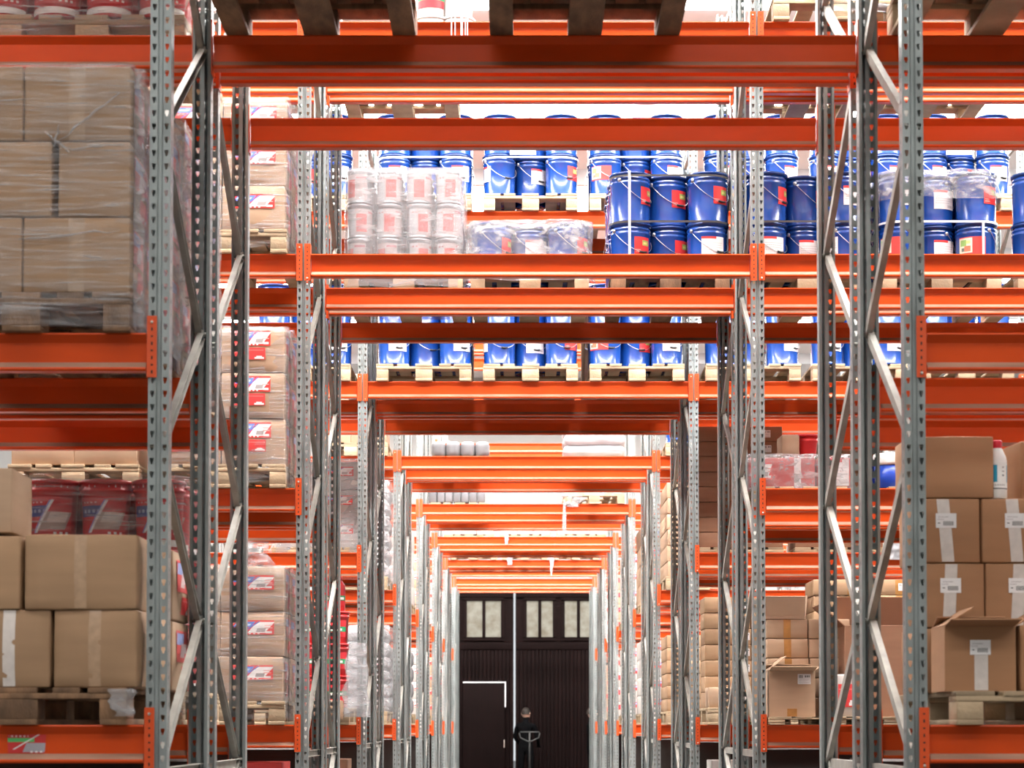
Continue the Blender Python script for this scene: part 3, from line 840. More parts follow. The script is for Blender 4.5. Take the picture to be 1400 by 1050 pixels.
def bucket_block(row, half, bay, lv, slot, base, nx, tiers, ranks, parts=None, step=0.228, h=0.30, word='red paint bucket with white bands', x_right=None, cols=None):
    x, y, z = base
    rng = random.Random(row+lv*3)
    xr = x+0.4-0.115 if x_right is None else x_right
    for t in range(tiers):
        for i in range(nx):
            for j in range(ranks):
                lab = f"{word}, {ORD[t]}-tier {ORD[i]}-column {ORD[j]}-rank, {ROWN[row]} {BAYN[bay]} {LVN[lv]}"
                pp = (parts or BUCKET)
                thing('paint_bucket', lab, 'bucket', pp if j == 0 or i == 0 else pp[:2], (xr-i*step, y-0.48+j*step, z+t*(h+0.001)), rng.uniform(-0.12, 0.06), f"buckets {where(row, half, bay, lv)}")

TR, TH = 0.086, 0.232
m = MB(); m.lathe([(TR-0.005, 0), (TR, 0.004), (TR, 0.010), (TR-0.003, 0.013), (TR-0.003, 0.205), (TR+0.001, 0.209), (TR+0.001, 0.228), (TR-0.004, 0.232), (TR-0.012, 0.226)], 24)
TIN_BODY = m.mesh('body', 'tin')
TIN = [('body', TIN_BODY), ('label', cyl_patch('label', 'print_tin', TR-0.003, -78, 78, 0.02, 0.198, n=12, off=0.001))]

def sack_mesh(w_, d_, h_, mt, seed):
    return rbox(w_, d_, h_, min(h_*0.42, 0.06), (0.012, 0.01, 0.012), 5, seed, 0.004).mesh('sack', mt)
def crumple(label, loc, w_, h_, d_, mt, seed, n=14, name='torn_film', cat='plastic film', taper=0.5, group='loose scraps of film'):
    """hanging scrap of crumpled film: a closed, folded sleeve narrowing downwards"""
    rows = []
    for i in range(n+1):
        v = i/n; row = []
        for j in range(16):
            a = 2*math.pi*j/16
            k = (1-taper*(1-v)) * (1+0.35*mnoise.noise(Vector((math.cos(a)*2+seed, math.sin(a)*2, v*5))))
            sh = mnoise.noise(Vector((seed*1.7, v*3, 0.3)))*0.25*w_
            row.append((w_/2*k*math.cos(a)+sh, d_/2*k*math.sin(a), h_*(v-1)))
        rows.append(row)
    m = MB(); m.grid(rows, close=True)
    return thing(name, label, cat, m.mesh(name, mt), loc, 0, group)

def open_carton(label, x, y, z, w_, d_, h_, mt, flaps, rz=0.0, lab=None, tape=None, group=None):
    """carton with its top open: walls of real thickness and four flaps (angles in degrees from closed, front/back/left/right)"""
    t = 0.005
    b = MB()
    b.box(-w_/2, w_/2, -d_/2, -d_/2+t, 0, h_); b.box(-w_/2, w_/2, d_/2-t, d_/2, 0, h_)
    b.box(-w_/2, -w_/2+t, -d_/2+t, d_/2-t, 0, h_); b.box(w_/2-t, w_/2, -d_/2+t, d_/2-t, 0, h_)
    b.box(-w_/2+t, w_/2-t, -d_/2+t, d_/2-t, 0, t)
    parts = [('body', b.mesh('body', mt))]
    def flap(hinge, fw, fl, ang):
        m = MB(); m.box(-fw/2+0.003, fw/2-0.003, 0, fl, -t/2, t/2); return m.mesh('flap', mt)
    fl = min(w_, d_)/2
    fr, bk, le, ri = flaps
    if fr is not None: parts.append(('flap', flap(0, w_, fl, 0), (0, -d_/2, h_), (math.radians(fr), 0, 0)))
    if bk is not None: parts.append(('flap', flap(0, w_, fl, 0), (0, d_/2, h_), (math.radians(bk), 0, math.pi)))
    if le is not None: parts.append(('flap', flap(0, d_, fl, 0), (-w_/2, 0, h_), (math.radians(le), 0, -math.pi/2)))
    if ri is not None: parts.append(('flap', flap(0, d_, fl, 0), (w_/2, 0, h_), (math.radians(ri), 0, math.pi/2)))
    box = (w_, d_, h_, 0.0, (0, 0, 0))
    if tape: parts.append(('tape', front_patch('tape', tape[0], box, tape[1], tape[2], tape[3], tape[4])))
    for (pm, u0, u1, v0, v1) in (lab or []): parts.append(('label', front_patch('label', pm, box, u0, u1, v0, v1, off=0.003)))
    return thing('open_carton', label, 'carton', parts, (x, y, z), rz, group)

# ================================================================== GOODS
# print layouts for cartons
def lab_a(w_, h_, rng): return [('print_carton', -w_*0.30, w_*0.28, h_*0.58, h_*0.92), ('print_carton_red', -w_*0.30, w_*0.20, h_*0.28, h_*0.54)]
def lab_b(w_, h_, rng): return [('print_carton', -w_*0.34, w_*0.34, h_*0.48, h_*0.80)]
def lab_side(d_, h_, rng): return [('print_carton_side', -d_*0.34, d_*0.34, h_*0.42, h_*0.88), ('print_carton_red', -d_*0.1, d_*0.36, h_*0.10, h_*0.36)]
def lab_ship(w_, h_, rng): return [('print_ship', w_*0.5-0.085, w_*0.5-0.015, h_*0.28, h_*0.28+0.062)] 

# ---- nearest row, left bay, second level: wrapped brown cartons
bA = pallet(1, 'A', -1, 2, 1, 'wood_old')
xr = bA[0]+0.40; y0 = bA[1]-0.60; z = bA[2]
tn = ['bottom', 'middle', 'top']
hT = 0.283
for t in range(3):
    if t != 1: cols = [(0.40, 0), (0.40, 1)]
    else: cols = [(0.272, 0), (0.268, 1), (0.25, 2)]
    xx = xr
    for (cw_, i) in cols:
        nd = 4 if t != 1 else 3; dd = 1.18/nd
        for j in range(nd):
            if j > 0 and i > 0: continue
            gapx = 0.018 if (t == 1 and i > 0) else 0
            carton(f"film-wrapped brown carton, {tn[t]} tier, {ORD[i]}-column {ORD[j]}-rank from tunnel, nearest left second level",
                   xx-cw_/2-gapx, y0+dd*(j+0.5)+0.01, z+t*hT, cw_-0.006, dd-0.006, hT-0.003, 'card_brown', rnd.uniform(-.008, .008), bulge=0.010, n=4,
                   tape='tape_clear' if j == 0 and t != 1 else None, tape_w=0.06, side=lab_side(dd, hT, rnd) if i == 0 else None, group='wrapped cartons nearest row left second level')
        xx -= cw_
film('clear stretch film around the brown cartons, nearest row left second level', xr-0.8, xr, y0, y0+1.18, bA[2]-0.13, z+3*hT, 'film_tight', 0.010, 0.16, 0.012, seed=2, rad=0.02)
film('pinkish film stretched down the tunnel side of the brown cartons, nearest left', xr+0.012, xr+0.035, y0+0.05, y0+1.18, bA[2]-0.12, z+3*hT-0.02, 'film_loose', 0.02, 0.005, 0.010, seed=77, rad=0.008)
for k, (pa, pb) in enumerate((((158, 105), (75, 172)), ((165, 178), (70, 186)), ((75, 150), (68, 182)), ((160, 300), (20, 312)), ((55, 160), (90, 190)))):
    D_ = y0-0.016
    P_ = lambda q: (px2x(q[0], D_), D_-0.004, CZ+(VPY-q[1])*D_/F*0.985)
    A_, B_ = Vector(P_(pa)), Vector(P_(pb)); org = A_.copy(); pts_ = []
    for i in range(9):
        f_ = i/8; p_ = A_.lerp(B_, f_)-org
        pts_.append((p_.x+mnoise.noise(Vector((f_*4, k, 0)))*0.012, p_.y, p_.z+mnoise.noise(Vector((f_*5, k, 3)))*0.014))
    m = MB(); m.tube(pts_, [0.0015+0.004*math.sin(math.pi*min(1, max(0, i/8)))*(1+0.5*math.sin(i*2.3+k)) for i in range(9)], 5)
    thing('film_crease', f"twisted shiny crease of stretch film on nearest brown cartons, {ORD[k]} from top", 'plastic film', m.mesh('film_crease', 'film_heavy'), org, 0, 'film creases')
# back half behind it: printed cartons in film
b2 = pallet(1, 'B', -1, 2, 1)
load_cartons(1, 'B', -1, 2, 1, 2, 4, 4, 0.25, 'card_tan', 'printed carton', base=b2, front_lab=lab_a, side_lab=lab_side)
film('pinkish stretch film over printed cartons behind the nearest left load', b2[0]-0.39, b2[0]+0.39, b2[1]-0.58, b2[1]+0.58, b2[2]-0.12, b2[2]+1.0, 'film_loose', 0.014, 0.1, seed=5)

# ---- nearest row, left bay, first level: bulging cartons
bA = pallet(1, 'A', -1, 1, 1, 'wood_old', hs=0.95)
z = bA[2]; y0 = bA[1]-0.60
xr = bA[0]+0.44
C = [('lower tier, right', xr-0.155, 0.31, 0, 0.285, 'card_brown', -0.02), ('lower tier, left', xr-0.155-0.155-0.155-0.01, 0.30, 0, 0.285, 'card_brown', 0.01),
     ('upper tier, right', xr-0.215, 0.415, 1, 0.275, 'card_brown', 0.015), ('upper tier, left', xr-0.215-0.42, 0.41, 1, 0.270, 'card_brown', -0.01)]
for (nm, cx, cw_, t, ch, mt, rz) in C:
    carton(f"bulging brown carton, {nm}, nearest row left bay, first level", cx, y0+0.19+(0.0 if t else 0.01), z+t*0.286, cw_-0.006, 0.38, ch, mt, rz, bulge=0.018 if not t else 0.012, n=6,
           tape='tape_clear' if 'lower tier, left' not in nm else 'tape_white', tape_w=0.045, group='bulging cartons nearest left')
for k, t in ((0, 0), (1, 1)):
    carton(f"brown carton behind the bulging cartons, {'upper' if t else 'lower'} tier, nearest row left first level", xr-0.2, y0+0.58, z+t*0.286, 0.39, 0.37, 0.28, 'card_brown', 0.01, bulge=0.01, group='bulging cartons nearest left')
    carton(f"printed brown carton at the rear, {'upper' if t else 'lower'} tier, nearest row left first level", xr-0.19, y0+0.97, z+t*0.286, 0.39, 0.37, 0.28, 'card_tan', -0.02, bulge=0.01, side=lab_side(0.37, 0.28, rnd), group='bulging cartons nearest left')
carton("pale carton standing highest at left frame edge, nearest row first level", px2x(17, 8.1)-0.2, y0+0.22, z+0.572, 0.40, 0.36, 0.24, 'card_tan', 0.02, bulge=0.006)
crumple('crumpled clear film scrap on the nearest left pallet block', (px2x(168, 8.0), bA[1]-0.63, z-0.005), 0.10, 0.10, 0.03, 'film_loose', 3, taper=0.3)
# red buckets behind
b2 = pallet(1, 'B', -1, 1, 1)
bucket_block(1, 'B', -1, 1, 1, b2, 4, 3, 3)
film('clear stretch film around red buckets, nearest row left first level', b2[0]-0.50, b2[0]+0.40, b2[1]-0.6, b2[1]+0.12, b2[2]-0.1, b2[2]+0.91, 'film_tight', 0.010, 0.1, seed=9)
# red buckets high at the left
b2 = pallet(1, 'B', -1, 3, 1)
bucket_block(1, 'B', -1, 3, 1, b2, 4, 1, 3)
film('clear stretch film around red buckets, nearest row left third level', b2[0]-0.50, b2[0]+0.40, b2[1]-0.6, b2[1]+0.12, b2[2]-0.1, b2[2]+0.31, 'film_tight', 0.010, 0.1, seed=19)

# ---- nearest row over the tunnel: two dark pallets overhead with unseen cartons added to shade the beams
for sl, dx in ((-1, 0.0), (0, 0.21)):
    b3 = pallet(1, 'A', 0, 3, sl, 'wood_old', dx=dx)
    load_cartons(1, 'A', 0, 3, sl, 2, 2, 1, 0.45, 'card_brown', 'large carton overhead', base=b3, ranks='all')
b3 = pallet(1, 'A', 1, 3, -1, 'wood_light')
load_cartons(1, 'A', 1, 3, -1, 2, 2, 1, 0.4, 'card_brown', 'large carton overhead', base=b3, ranks='all')

# ---- nearest row, right bay, first level: open carton and stack
bR = pallet(1, 'A', 1, 1, -1, 'wood_light', hs=0.86, dx=0.035)
z = bR[2]; yf = bR[1]-0.60
xo = px2x(1337, 8.15)
open_carton("open brown carton with raised flaps and barcode label on nearest right pallet", xo, yf+0.23, z, 0.262, 0.30, 0.243, 'card_red', (172, 18, 32, 150),
            rz=-0.02, tape=('tape_white', -0.022, 0.028, 0.004, 0.15), lab=[('print_barcode', -0.038, 0.038, 0.135, 0.19)])
carton("brown carton right of the open carton, nearest right pallet", xo+0.272, yf+0.22, z, 0.26, 0.30, 0.245, 'card_red', 0.01, tape='tape_white', lab=[('print_barcode', -0.038, 0.038, 0.135, 0.19)])
yS = yf+0.45; xS = px2x(1352, 8.35)
for t in range(3):
    for i in range(2):
        cx = xS - 0.133 + 0.266*i + (0.006 if t == 0 else 0)+(0.012 if t == 1 else -0.002)
        carton(f"brown taped carton with barcode, {ORD[t]}-tier {'right' if i else 'left'}-column, nearest right pallet", cx, yS+0.16, z+t*0.252, 0.260, 0.31, 0.249, 'card_red', rnd.uniform(-.012, .012), bulge=0.004,
               tape='tape_white', tape_w=0.048, tape_off=-0.004, tape_slant=-0.02 if t == 2 else 0.012, lab=[('print_barcode', -0.042, 0.038, 0.135, 0.192)], group='taped cartons nearest right')
carton("plain brown carton on top of the taped stack, nearest right pallet", px2x(1370, 8.35)-0.165, yS+0.16, z+3*0.252, 0.33, 0.31, 0.240, 'card_red', 0.0, bulge=0.002)
carton("brown carton at the right frame edge beside white bottles", px2x(1402, 8.5)+0.14, yS+0.34, z+3*0.252, 0.26, 0.28, 0.245, 'card_red', 0.1, bulge=0.004)
bm_ = MB(); bm_.lathe([(0.036, 0), (0.039, 0.004), (0.039, 0.150), (0.036, 0.166), (0.022, 0.196), (0.0185, 0.204)], 24)
BOT = [('body', bm_.mesh('body', 'plastic_white')), None, ('label', cyl_patch('label', 'print_bottle', 0.039, -90, 90, 0.035, 0.140, n=14, off=0.0008))]
cp = MB(); cp.lathe([(0.0205, 0.198), (0.0215, 0.202), (0.0215, 0.226), (0.019, 0.230)], 20); BOT[1] = ('cap', cp.mesh('cap', 'plastic_red'))
thing('bottle', 'white plastic bottle with red cap and teal label, front, nearest right stack', 'bottle', BOT, (px2x(1386.5, 8.25), yS+0.06, z+3*0.252), 0.1, 'white bottles')
thing('bottle', 'white plastic bottle with red cap, half hidden behind the front bottle', 'bottle', BOT, (px2x(1381, 8.4), yS+0.17, z+3*0.252), -0.3, 'white bottles')

# ---- second row, left bay: printed cartons on three levels
for lv, tiers, hh, fl in ((1, 3, 0.275, lab_b), (2, 3, 0.283, lab_a), (3, 3, 0.275, lab_b)):
    bb = pallet(2, 'A', -1, lv, 1)
    load_cartons(2, 'A', -1, lv, 1, 2, 3, tiers, hh, 'card_tan', 'red-printed carton', base=bb, front_lab=fl, side_lab=lab_side, bulge=0.011, n=4, jit=0.010)
    film(f"loose clear film over red-printed cartons, second row left bay, {LVN[lv]}", bb[0]-0.39, bb[0]+0.40, bb[1]-0.58, bb[1]+0.58, bb[2]-0.11, bb[2]+tiers*hh, 'film_tight', 0.012, 0.12, 0.012, seed=lv*3)
    film(f"grey film bunched on the tunnel side, second row left bay, {LVN[lv]}", bb[0]+0.40, bb[0]+0.43, bb[1]-0.5, bb[1]+0.58, bb[2]-0.12, bb[2]+tiers*hh-0.03, 'film_drape', 0.03, 0.01, 0.012, flare=0.0, seed=lv*5+1)
    if lv < 3:
        pallet(2, 'A', -1, lv, 0)
        bx = (bb[0]-0.9, bb[1], bb[2])
        load_cartons(2, 'A', -1, lv, 0, 2, 1, 2, 0.27, 'card_tan', 'pale carton', base=bx, ranks='face', dtot=0.4, dy=-0.38)
crumple('clear film tuft standing on the printed cartons, second row left first level', (px2x(348, 13.4), y_front(2, 'A')-0.0, 1.45+0.144+0.98), 0.16, 0.16, 0.10, 'film_loose', 8, taper=-0.5)
pallet(2, 'B', -1, 4, 1); pallet(2, 'B', 1, 4, -1); pallet(2, 'B', 1, 4, 0); pallet(2, 'A', 1, 4, -1)
crumple('wrinkled clear film lying over pallet, second row right fourth level', (1.95, y_front(2, 'A')-0.03, 5.80+0.17), 0.5, 0.12, 0.06, 'film_loose', 12, taper=0.1)
# red cartons on the floor
for i in range(3):
    carton(f"red printed carton on the floor under second row, {ORD[i]} from tunnel", -1.72-0.4*i, y_front(2, 'A')+0.3, 0.0, 0.39, 0.5, 1.22, 'card_redprint', 0.0, bulge=0.006)
for i in range(2):
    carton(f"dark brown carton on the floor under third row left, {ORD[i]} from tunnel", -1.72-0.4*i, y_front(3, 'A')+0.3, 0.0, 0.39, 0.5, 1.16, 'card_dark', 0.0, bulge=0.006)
    carton(f"pale pink-printed carton on the floor under third row right, {ORD[i]} from tunnel", 1.74+0.4*i, y_front(3, 'A')+0.3, 0.0, 0.39, 0.5, 1.15, 'card_white', 0.0, bulge=0.006, lab=[('print_carton_red', -0.15, 0.1, 0.9, 1.05)])

for row in (1, 2, 3, 4, 5):
    for bay in (-1, 1):
        for sl in (-1, 0, 1):
            if row > 3 and sl != -bay: continue
            xx = bay*W + sl*0.9
            hb = 1.285 if (row+sl) % 2 else 1.295
            carton(f"tall black-wrapped carton on the floor, {ROWN[row]} back-half {BAYN[bay]}, {['left','middle','right'][sl+1]}", xx, y_front(row, 'B')+0.5, 0.0, 0.84, 0.9, hb, 'wrap_dark', 0.0, bulge=0.008, group='dark floor cartons')  # blocks added so the space under the lowest beams stays dark
# ---- second row over the tunnel, third level, back half: tins, wrapped low pails, strapped pails
bT = pallet(2, 'B', 0, 3, -1, dx=0.05)
for t in range(3):
    for i in range(4):
        for j in range(6):
            if j in (2, 3, 4) and i != 3 and t < 2: continue
            thing('paint_tin', f"silver paint tin under film, {ORD[t]}-tier {ORD[i]}-column {ORD[j]}-rank, second row over tunnel", 'paint tin', TIN if j == 0 or i == 3 else TIN[:1],
                  (bT[0]-0.3+0.2*i, bT[1]-0.5+0.2*j, bT[2]+t*(TH+0.002)), rnd.uniform(-0.9, 0.9), 'silver tins over tunnel')
film('heavy clear film around the stack of silver paint tins over tunnel', bT[0]-0.39, bT[0]+0.39, bT[1]-0.59, bT[1]+0.59, bT[2]-0.10, bT[2]+3*TH+0.01, 'film_heavy', 0.010, 0.2, 0.010, flare=0.03, seed=31, rad=0.09)
crumple('bunched film tail beside the silver tins over tunnel', (bT[0]+0.46, bT[1]-0.5, bT[2]+0.36), 0.10, 0.42, 0.10, 'film_drape', 15, taper=-0.8)
bM = pallet(2, 'B', 0, 3, 0, dx=0.0)
pail_block(2, 'B', 0, 3, 0, bM, 1, ['red', 'white', 'red'])
film('loose film draped over the low pails between tins and strapped pails', bM[0]-0.41, bM[0]+0.41, bM[1]-0.58, bM[1]+0.58, bM[2]-0.06, bM[2]+0.352, 'film_loose', 0.028, 0.30, 0.014, flare=0.05, seed=23, rad=0.12, topz=0.03)
bD = pallet(2, 'B', 0, 3, 1, 'wood_old', dx=0.045)
pail_block(2, 'B', 0, 3, 1, bD, 2, ['red', 'red', 'white', 'red', 'red', 'red'])
strapped('black strapping band around the strapped pails over tunnel, second row', bD, 0, 'strap_black', bD[0], bD[1], None).location = (bD[0], bD[1], bD[2]+PHT)
strapped('black strapping band around the pail rims over tunnel, second row', bD, 0, 'strap_black', bD[0], bD[1], None).location = (bD[0], bD[1], bD[2]+2*PHT-0.03)
strap_vertical('white upright strap on the left strapped pail over tunnel', bD[0]-0.262-0.012, bD[1]-0.44-PR-0.012, bD[2]+0.0, bD[2]+2*PHT, 'strap_white')
# second row, right bay, third level
for sl, kinds in ((-1, ['white', 'white', 'edge', 'red', 'red', 'white']), (0, ['mix', 'white', 'mix', 'white', 'white', 'red']), (1, ['white', 'mix', 'red'])):
    bb = pallet(2, 'B', 1, 3, sl, dx=-0.03 if sl < 1 else -0.02)
    pail_block(2, 'B', 1, 3, sl, bb, 2, kinds, a0=-42 if sl < 0 else 30, ranks=4 if sl < 1 else 1)
    if sl < 1:
        wd_ = ['black', 'white'][sl+1]
        strapped(f"{wd_} strapping band around pails, second row right bay, third level, {['left','middle'][sl+1]}", bb, 0, 'strap_black' if sl < 0 else 'strap_white', bb[0], bb[1], None).location = (bb[0], bb[1], bb[2]+PHT)
    if sl == 0:
        film('torn clear film hanging over pail tops, second row right bay', bb[0]-0.40, bb[0]+0.40, bb[1]-0.58, bb[1]+0.58, bb[2]+0.50, bb[2]+2*PHT+0.01, 'film_loose', 0.03, 0.25, 0.012, seed=41, rad=0.12, topz=0.03)
        strap_vertical('white upright strap on the right-hand pail, second row right bay', bb[0]+0.262+0.02, bb[1]-0.44-PR-0.012, bb[2], bb[2]+PHT, 'strap_white')
# second row over tunnel, fourth level, back half
b4 = pallet(2, 'B', 0, 4, -1)
RW = bucket_parts(0.11, 0.30, 'plastic_white', 'plastic_white', 'print_green', False)
for t in range(2):
    for i, (xx, pp) in enumerate(((px2x(588, 14.7), RW), (px2x(613, 14.7)+0.06, [RW[0], RW[1]]))):
        thing('paint_bucket', f"white bucket {'with red and green label' if i == 0 else 'without label'}, {'upper' if t else 'lower'} tier, second row over tunnel fourth level", 'bucket', pp, (xx, b4[1]-0.48, b4[2]+t*0.301), 0, 'white buckets fourth level')
for k, px in enumerate((617, 622, 631, 636, 639)):
    thing('strapping_tail', f"white strapping tail hanging over the fourth-level beam above tunnel, {ORD[k]} from left", 'strap', boxmesh('strapping_tail', 'strap_white', -0.003-0.004*(k == 2), 0.003+0.004*(k == 2), -0.0015, 0, -0.2, 0.03), (px2x(px, 13.5), y_front(2, 'A')-0.0095, 5.80), 0, 'strapping tails')

# ---- second row, right bay, second level
bb = pallet(2, 'B', 1, 2, -1); x, y, z = bb
def red_pack(lab, cx, w_, h_, dy, extra=None):
    carton(lab, cx, y-0.42+dy, z, w_, 0.26, h_, 'card_redprint', rnd.uniform(-.02, .02), bulge=0.006, lab=extra, group='red packs second row right')
xs_ = px2x(1020, 14.6)
red_pack('red carton in film with dark print, second row right second level, first', px2x(1058, 14.6), 0.30, 0.20, 0.0, [('print_carton', -0.13, 0.0, 0.05, 0.17)])
red_pack('red carton with broad white label, second row right second level', px2x(1098, 14.6), 0.19, 0.205, 0.01, [('print_barcode', -0.09, 0.0, 0.0, 0.20)])
red_pack('red carton with lined white label, second row right second level', px2x(1143, 14.6), 0.22, 0.20, 0.0, [('print_pail_white', -0.02, 0.10, 0.01, 0.19)])
film('wrinkled clear film over the red cartons, second row right second level', px2x(1018, 14.6), px2x(1166, 14.6), y-0.57, y-0.15, z-0.02, z+0.22, 'film_loose', 0.015, 0.2, 0.012, seed=51, rad=0.05)
carton('small tan carton on top of the red cartons, second row right second level', px2x(1082, 14.8), y-0.28, z+0.235, 0.12, 0.2, 0.14, 'card_tan', 0.05)
thing('paint_bucket', 'small red bucket on top of the red cartons, second row right second level', 'bucket', bucket_parts(0.075, 0.15, 'bucket_red', 'bucket_red', None, False), (px2x(1108, 14.8), y-0.30, z+0.235), 0)
thing('paint_bucket', 'blue bucket with white lid, second row right second level', 'bucket', [('body', (lambda q: (q.lathe([(0.10, 0), (0.105, 0.004), (0.114, 0.16)], 28), q.mesh('body', 'plastic_blue'))[1])(MB())), ('lid', (lambda q: (q.lathe([(0.118, 0.158), (0.120, 0.175), (0.119, 0.232), (0.112, 0.238)], 28), q.mesh('lid', 'plastic_white'))[1])(MB()))], (px2x(1226, 14.6), y-0.42, z), 0)
pallet(2, 'B', 1, 2, 0)
thing('paint_bucket', 'dark blue bucket beside the white-lidded bucket, second row right second level', 'bucket', bucket_parts(0.10, 0.235, 'pail_rim', 'plastic_blue', None, False), (px2x(1203, 14.9), y-0.2, z), 0)
crumple('white tangled film knot hanging low between the right posts', (px2x(1227, 18.35), 18.375, 2.90+0.1), 0.14, 0.16, 0.08, 'sack_white', 21, taper=0.2)

# ---- second row, right bay, first level
bb = pallet(2, 'A', 1, 1, -1, hs=0.34, dx=-0.05); x, y, z = bb; yf = y-0.6
open_carton('open tan carton with shipping label, second row right first level', px2x(1080, 13.5), yf+0.2, z, 0.285, 0.28, 0.285, 'card_tan', (172, 16, 38, 150), lab=[('print_ship', 0.035, 0.115, 0.20, 0.262)], tape=('tape_brown', -0.03, 0.03, 0.003, 0.05))
for t in range(5):
    for i in range(2):
        carton(f"flat tan carton with brown tape, {ORD[t]}-tier {'right' if i else 'left'}-stack, second row right first level", px2x(1075, 13.9)+0.262*i-0.004*t, yf+0.56, z+t*0.123, 0.258, 0.38, 0.121, 'card_tan', rnd.uniform(-.015, .015), bulge=0.004,
               tape='tape_brown' if i == 0 else None, tape_w=0.045, group='flat tan cartons second row right')
open_carton('open tan carton with upright flaps on the flat cartons, second row right', px2x(1075, 13.9)-0.03, yf+0.56, z+5*0.123, 0.258, 0.38, 0.02, 'card_inside', (112, 100, 120, 95))
open_carton('big shade-darkened brown open carton, second row right first level', px2x(1200, 13.5)+0.02, yf+0.30, z, 0.46, 0.40, 0.56, 'card_dark', (-20, 80, 138, 120))
carton('white carton with red print behind the right posts, second row first level', px2x(1150, 13.6), yf+0.16, z, 0.12, 0.22, 0.26, 'card_white', 0.0, lab=[('print_carton_red', -0.05, 0.05, 0.06, 0.20)])

# ---- third row over the tunnel: blue pails on pallets, third and fourth levels
for lv in (3, 4):
    for sl in (-1, 0, 1):
        bb = pallet(3, 'A', 0, lv, sl, dx=0.02)
        kinds = [['white', 'none', 'white', 'white', 'none', 'none'], ['edge', 'white', 'red', 'none', 'white', 'red'], ['mix', 'red', 'white', 'mix', 'none', 'red']][sl+1]
        pail_block(3, 'A', 0, lv, sl, bb, 2, kinds, a0=-60, ranks=3)
        strapped(f"thin grey strap around pails, third row over tunnel, {LVN[lv]}, {['left','middle','right'][sl+1]}", bb, 0, 'strap_white', bb[0], bb[1], None).location = (bb[0], bb[1], bb[2]+PHT-0.03)
    for bay, sls in ((-1, (1,)), (1, (-1, 0, 1))):
        for sl in sls:
            bb = pallet(3, 'A', bay, lv, sl)
            pail_block(3, 'A', bay, lv, sl, bb, 2, ['white', 'red', 'white', 'white', 'white', 'mix'], a0=-50, ranks=1)
for sl in (-1, 0, 1):
    bb = pallet(3, 'B', 0, 3, sl)
    carton(f"big plain carton on the {['left','middle','right'][sl+1]} pallet behind the blue pails, third row third level", bb[0], bb[1], bb[2], 0.78, 1.12, 0.8, 'card_brown', bulge=0.01)
for px, wl in ((715, 'tunnel-bay middle'), (1310, 'right-bay middle')):
    thing('paper_sheet', f"white paper sheet taped between blue pails, third-rack-row fourth-level {wl}", 'paper sheet', boxmesh('paper_sheet', 'strap_white', -0.11, 0.11, -0.002, 0, 0, 0.17), (px2x(px, 18.6), y_front(3, 'A')-0.03, 5.80+0.144+0.335), 0, 'paper sheets')
# ---- third row, right bay
bb = pallet(3, 'B', 1, 2, -1)
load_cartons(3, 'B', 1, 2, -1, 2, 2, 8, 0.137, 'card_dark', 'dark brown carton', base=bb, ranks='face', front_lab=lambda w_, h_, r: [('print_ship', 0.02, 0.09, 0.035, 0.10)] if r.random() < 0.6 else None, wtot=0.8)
bb = pallet(3, 'B', 1, 2, 0)
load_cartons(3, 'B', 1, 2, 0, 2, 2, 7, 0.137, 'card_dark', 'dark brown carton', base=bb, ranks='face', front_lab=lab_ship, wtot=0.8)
bb = pallet(3, 'A', 1, 1, -1)
load_cartons(3, 'A', 1, 1, -1, 2, 2, 7, 0.135, 'card_brown', 'brown carton with shipping label', base=(bb[0], bb[1]+0.12, bb[2]), ranks='face', front_lab=lab_ship, wtot=0.8, tape='tape_brown', tape_w=0.06, tape_off=0.12, dtot=0.9)
carton('pale carton at the foot of the label-stuck cartons, third row right', 1.50+0.14, bb[1]-0.45, bb[2], 0.26, 0.22, 0.17, 'card_tan', 0.06)
bb = pallet(3, 'A', 1, 1, 0)
load_cartons(3, 'A', 1, 1, 0, 2, 2, 8, 0.135, 'card_brown', 'brown carton with shipping label', base=bb, ranks='face', front_lab=lab_ship, wtot=0.8, tape='tape_brown', tape_w=0.06, tape_off=0.12)
bb = pallet(3, 'A', 1, 1, 1)
load_cartons(3, 'A', 1, 1, 1, 1, 1, 6, 0.135, 'card_brown', 'brown carton with shipping label', base=bb, ranks='face', front_lab=lab_ship, wtot=0.8)

# ---- third row, left bay
bb = pallet(3, 'B', -1, 2, 1)
load_cartons(3, 'B', -1, 2, 1, 2, 2, 3, 0.26, 'card_white', 'pale wrapped carton', base=bb, front_lab=lab_b, side_lab=lab_side)
film('bulging grey film sack on pallet, third row left second level', bb[0]-0.40, bb[0]+0.44, bb[1]-0.58, bb[1]+0.5, bb[2]-0.1, bb[2]+0.80, 'film_heavy', 0.05, 0.2, 0.02, seed=61, rad=0.12)
bb = pallet(3, 'A', -1, 1, 1)
RG = bucket_parts(0.105, 0.27, 'bucket_red', 'bucket_red', 'print_green', False)
bucket_block(3, 'A', -1, 1, 1, bb, 2, 3, 1, RG, step=0.22, h=0.27, word='red bucket with green label')
carton('crushed pale carton at pallet foot, third row left first level', bb[0]+0.2, bb[1]-0.66, bb[2]-0.10, 0.30, 0.10, 0.16, 'card_tan', 0.05, bulge=0.012)
bt = [('body', (lambda q: (q.lathe([(0.05, 0), (0.053, 0.01), (0.053, 0.22), (0.02, 0.27)], 20), q.mesh('body', 'bucket_red'))[1])(MB())), ('label', cyl_patch('label', 'print_green', 0.053, -70, 70, 0.05, 0.19)), ('cap', (lambda q: (q.lathe([(0.024, 0.265), (0.024, 0.30)], 14), q.mesh('cap', 'plastic_red'))[1])(MB()))]
for k in range(2):
    thing('bottle', f"tall red bottle with green label on the red buckets, third row left, {'second' if k else 'first'} from tunnel", 'bottle', bt, (bb[0]+0.30-k*0.13, bb[1]-0.45, bb[2]+3*0.271), 0.2, 'red bottles third row')
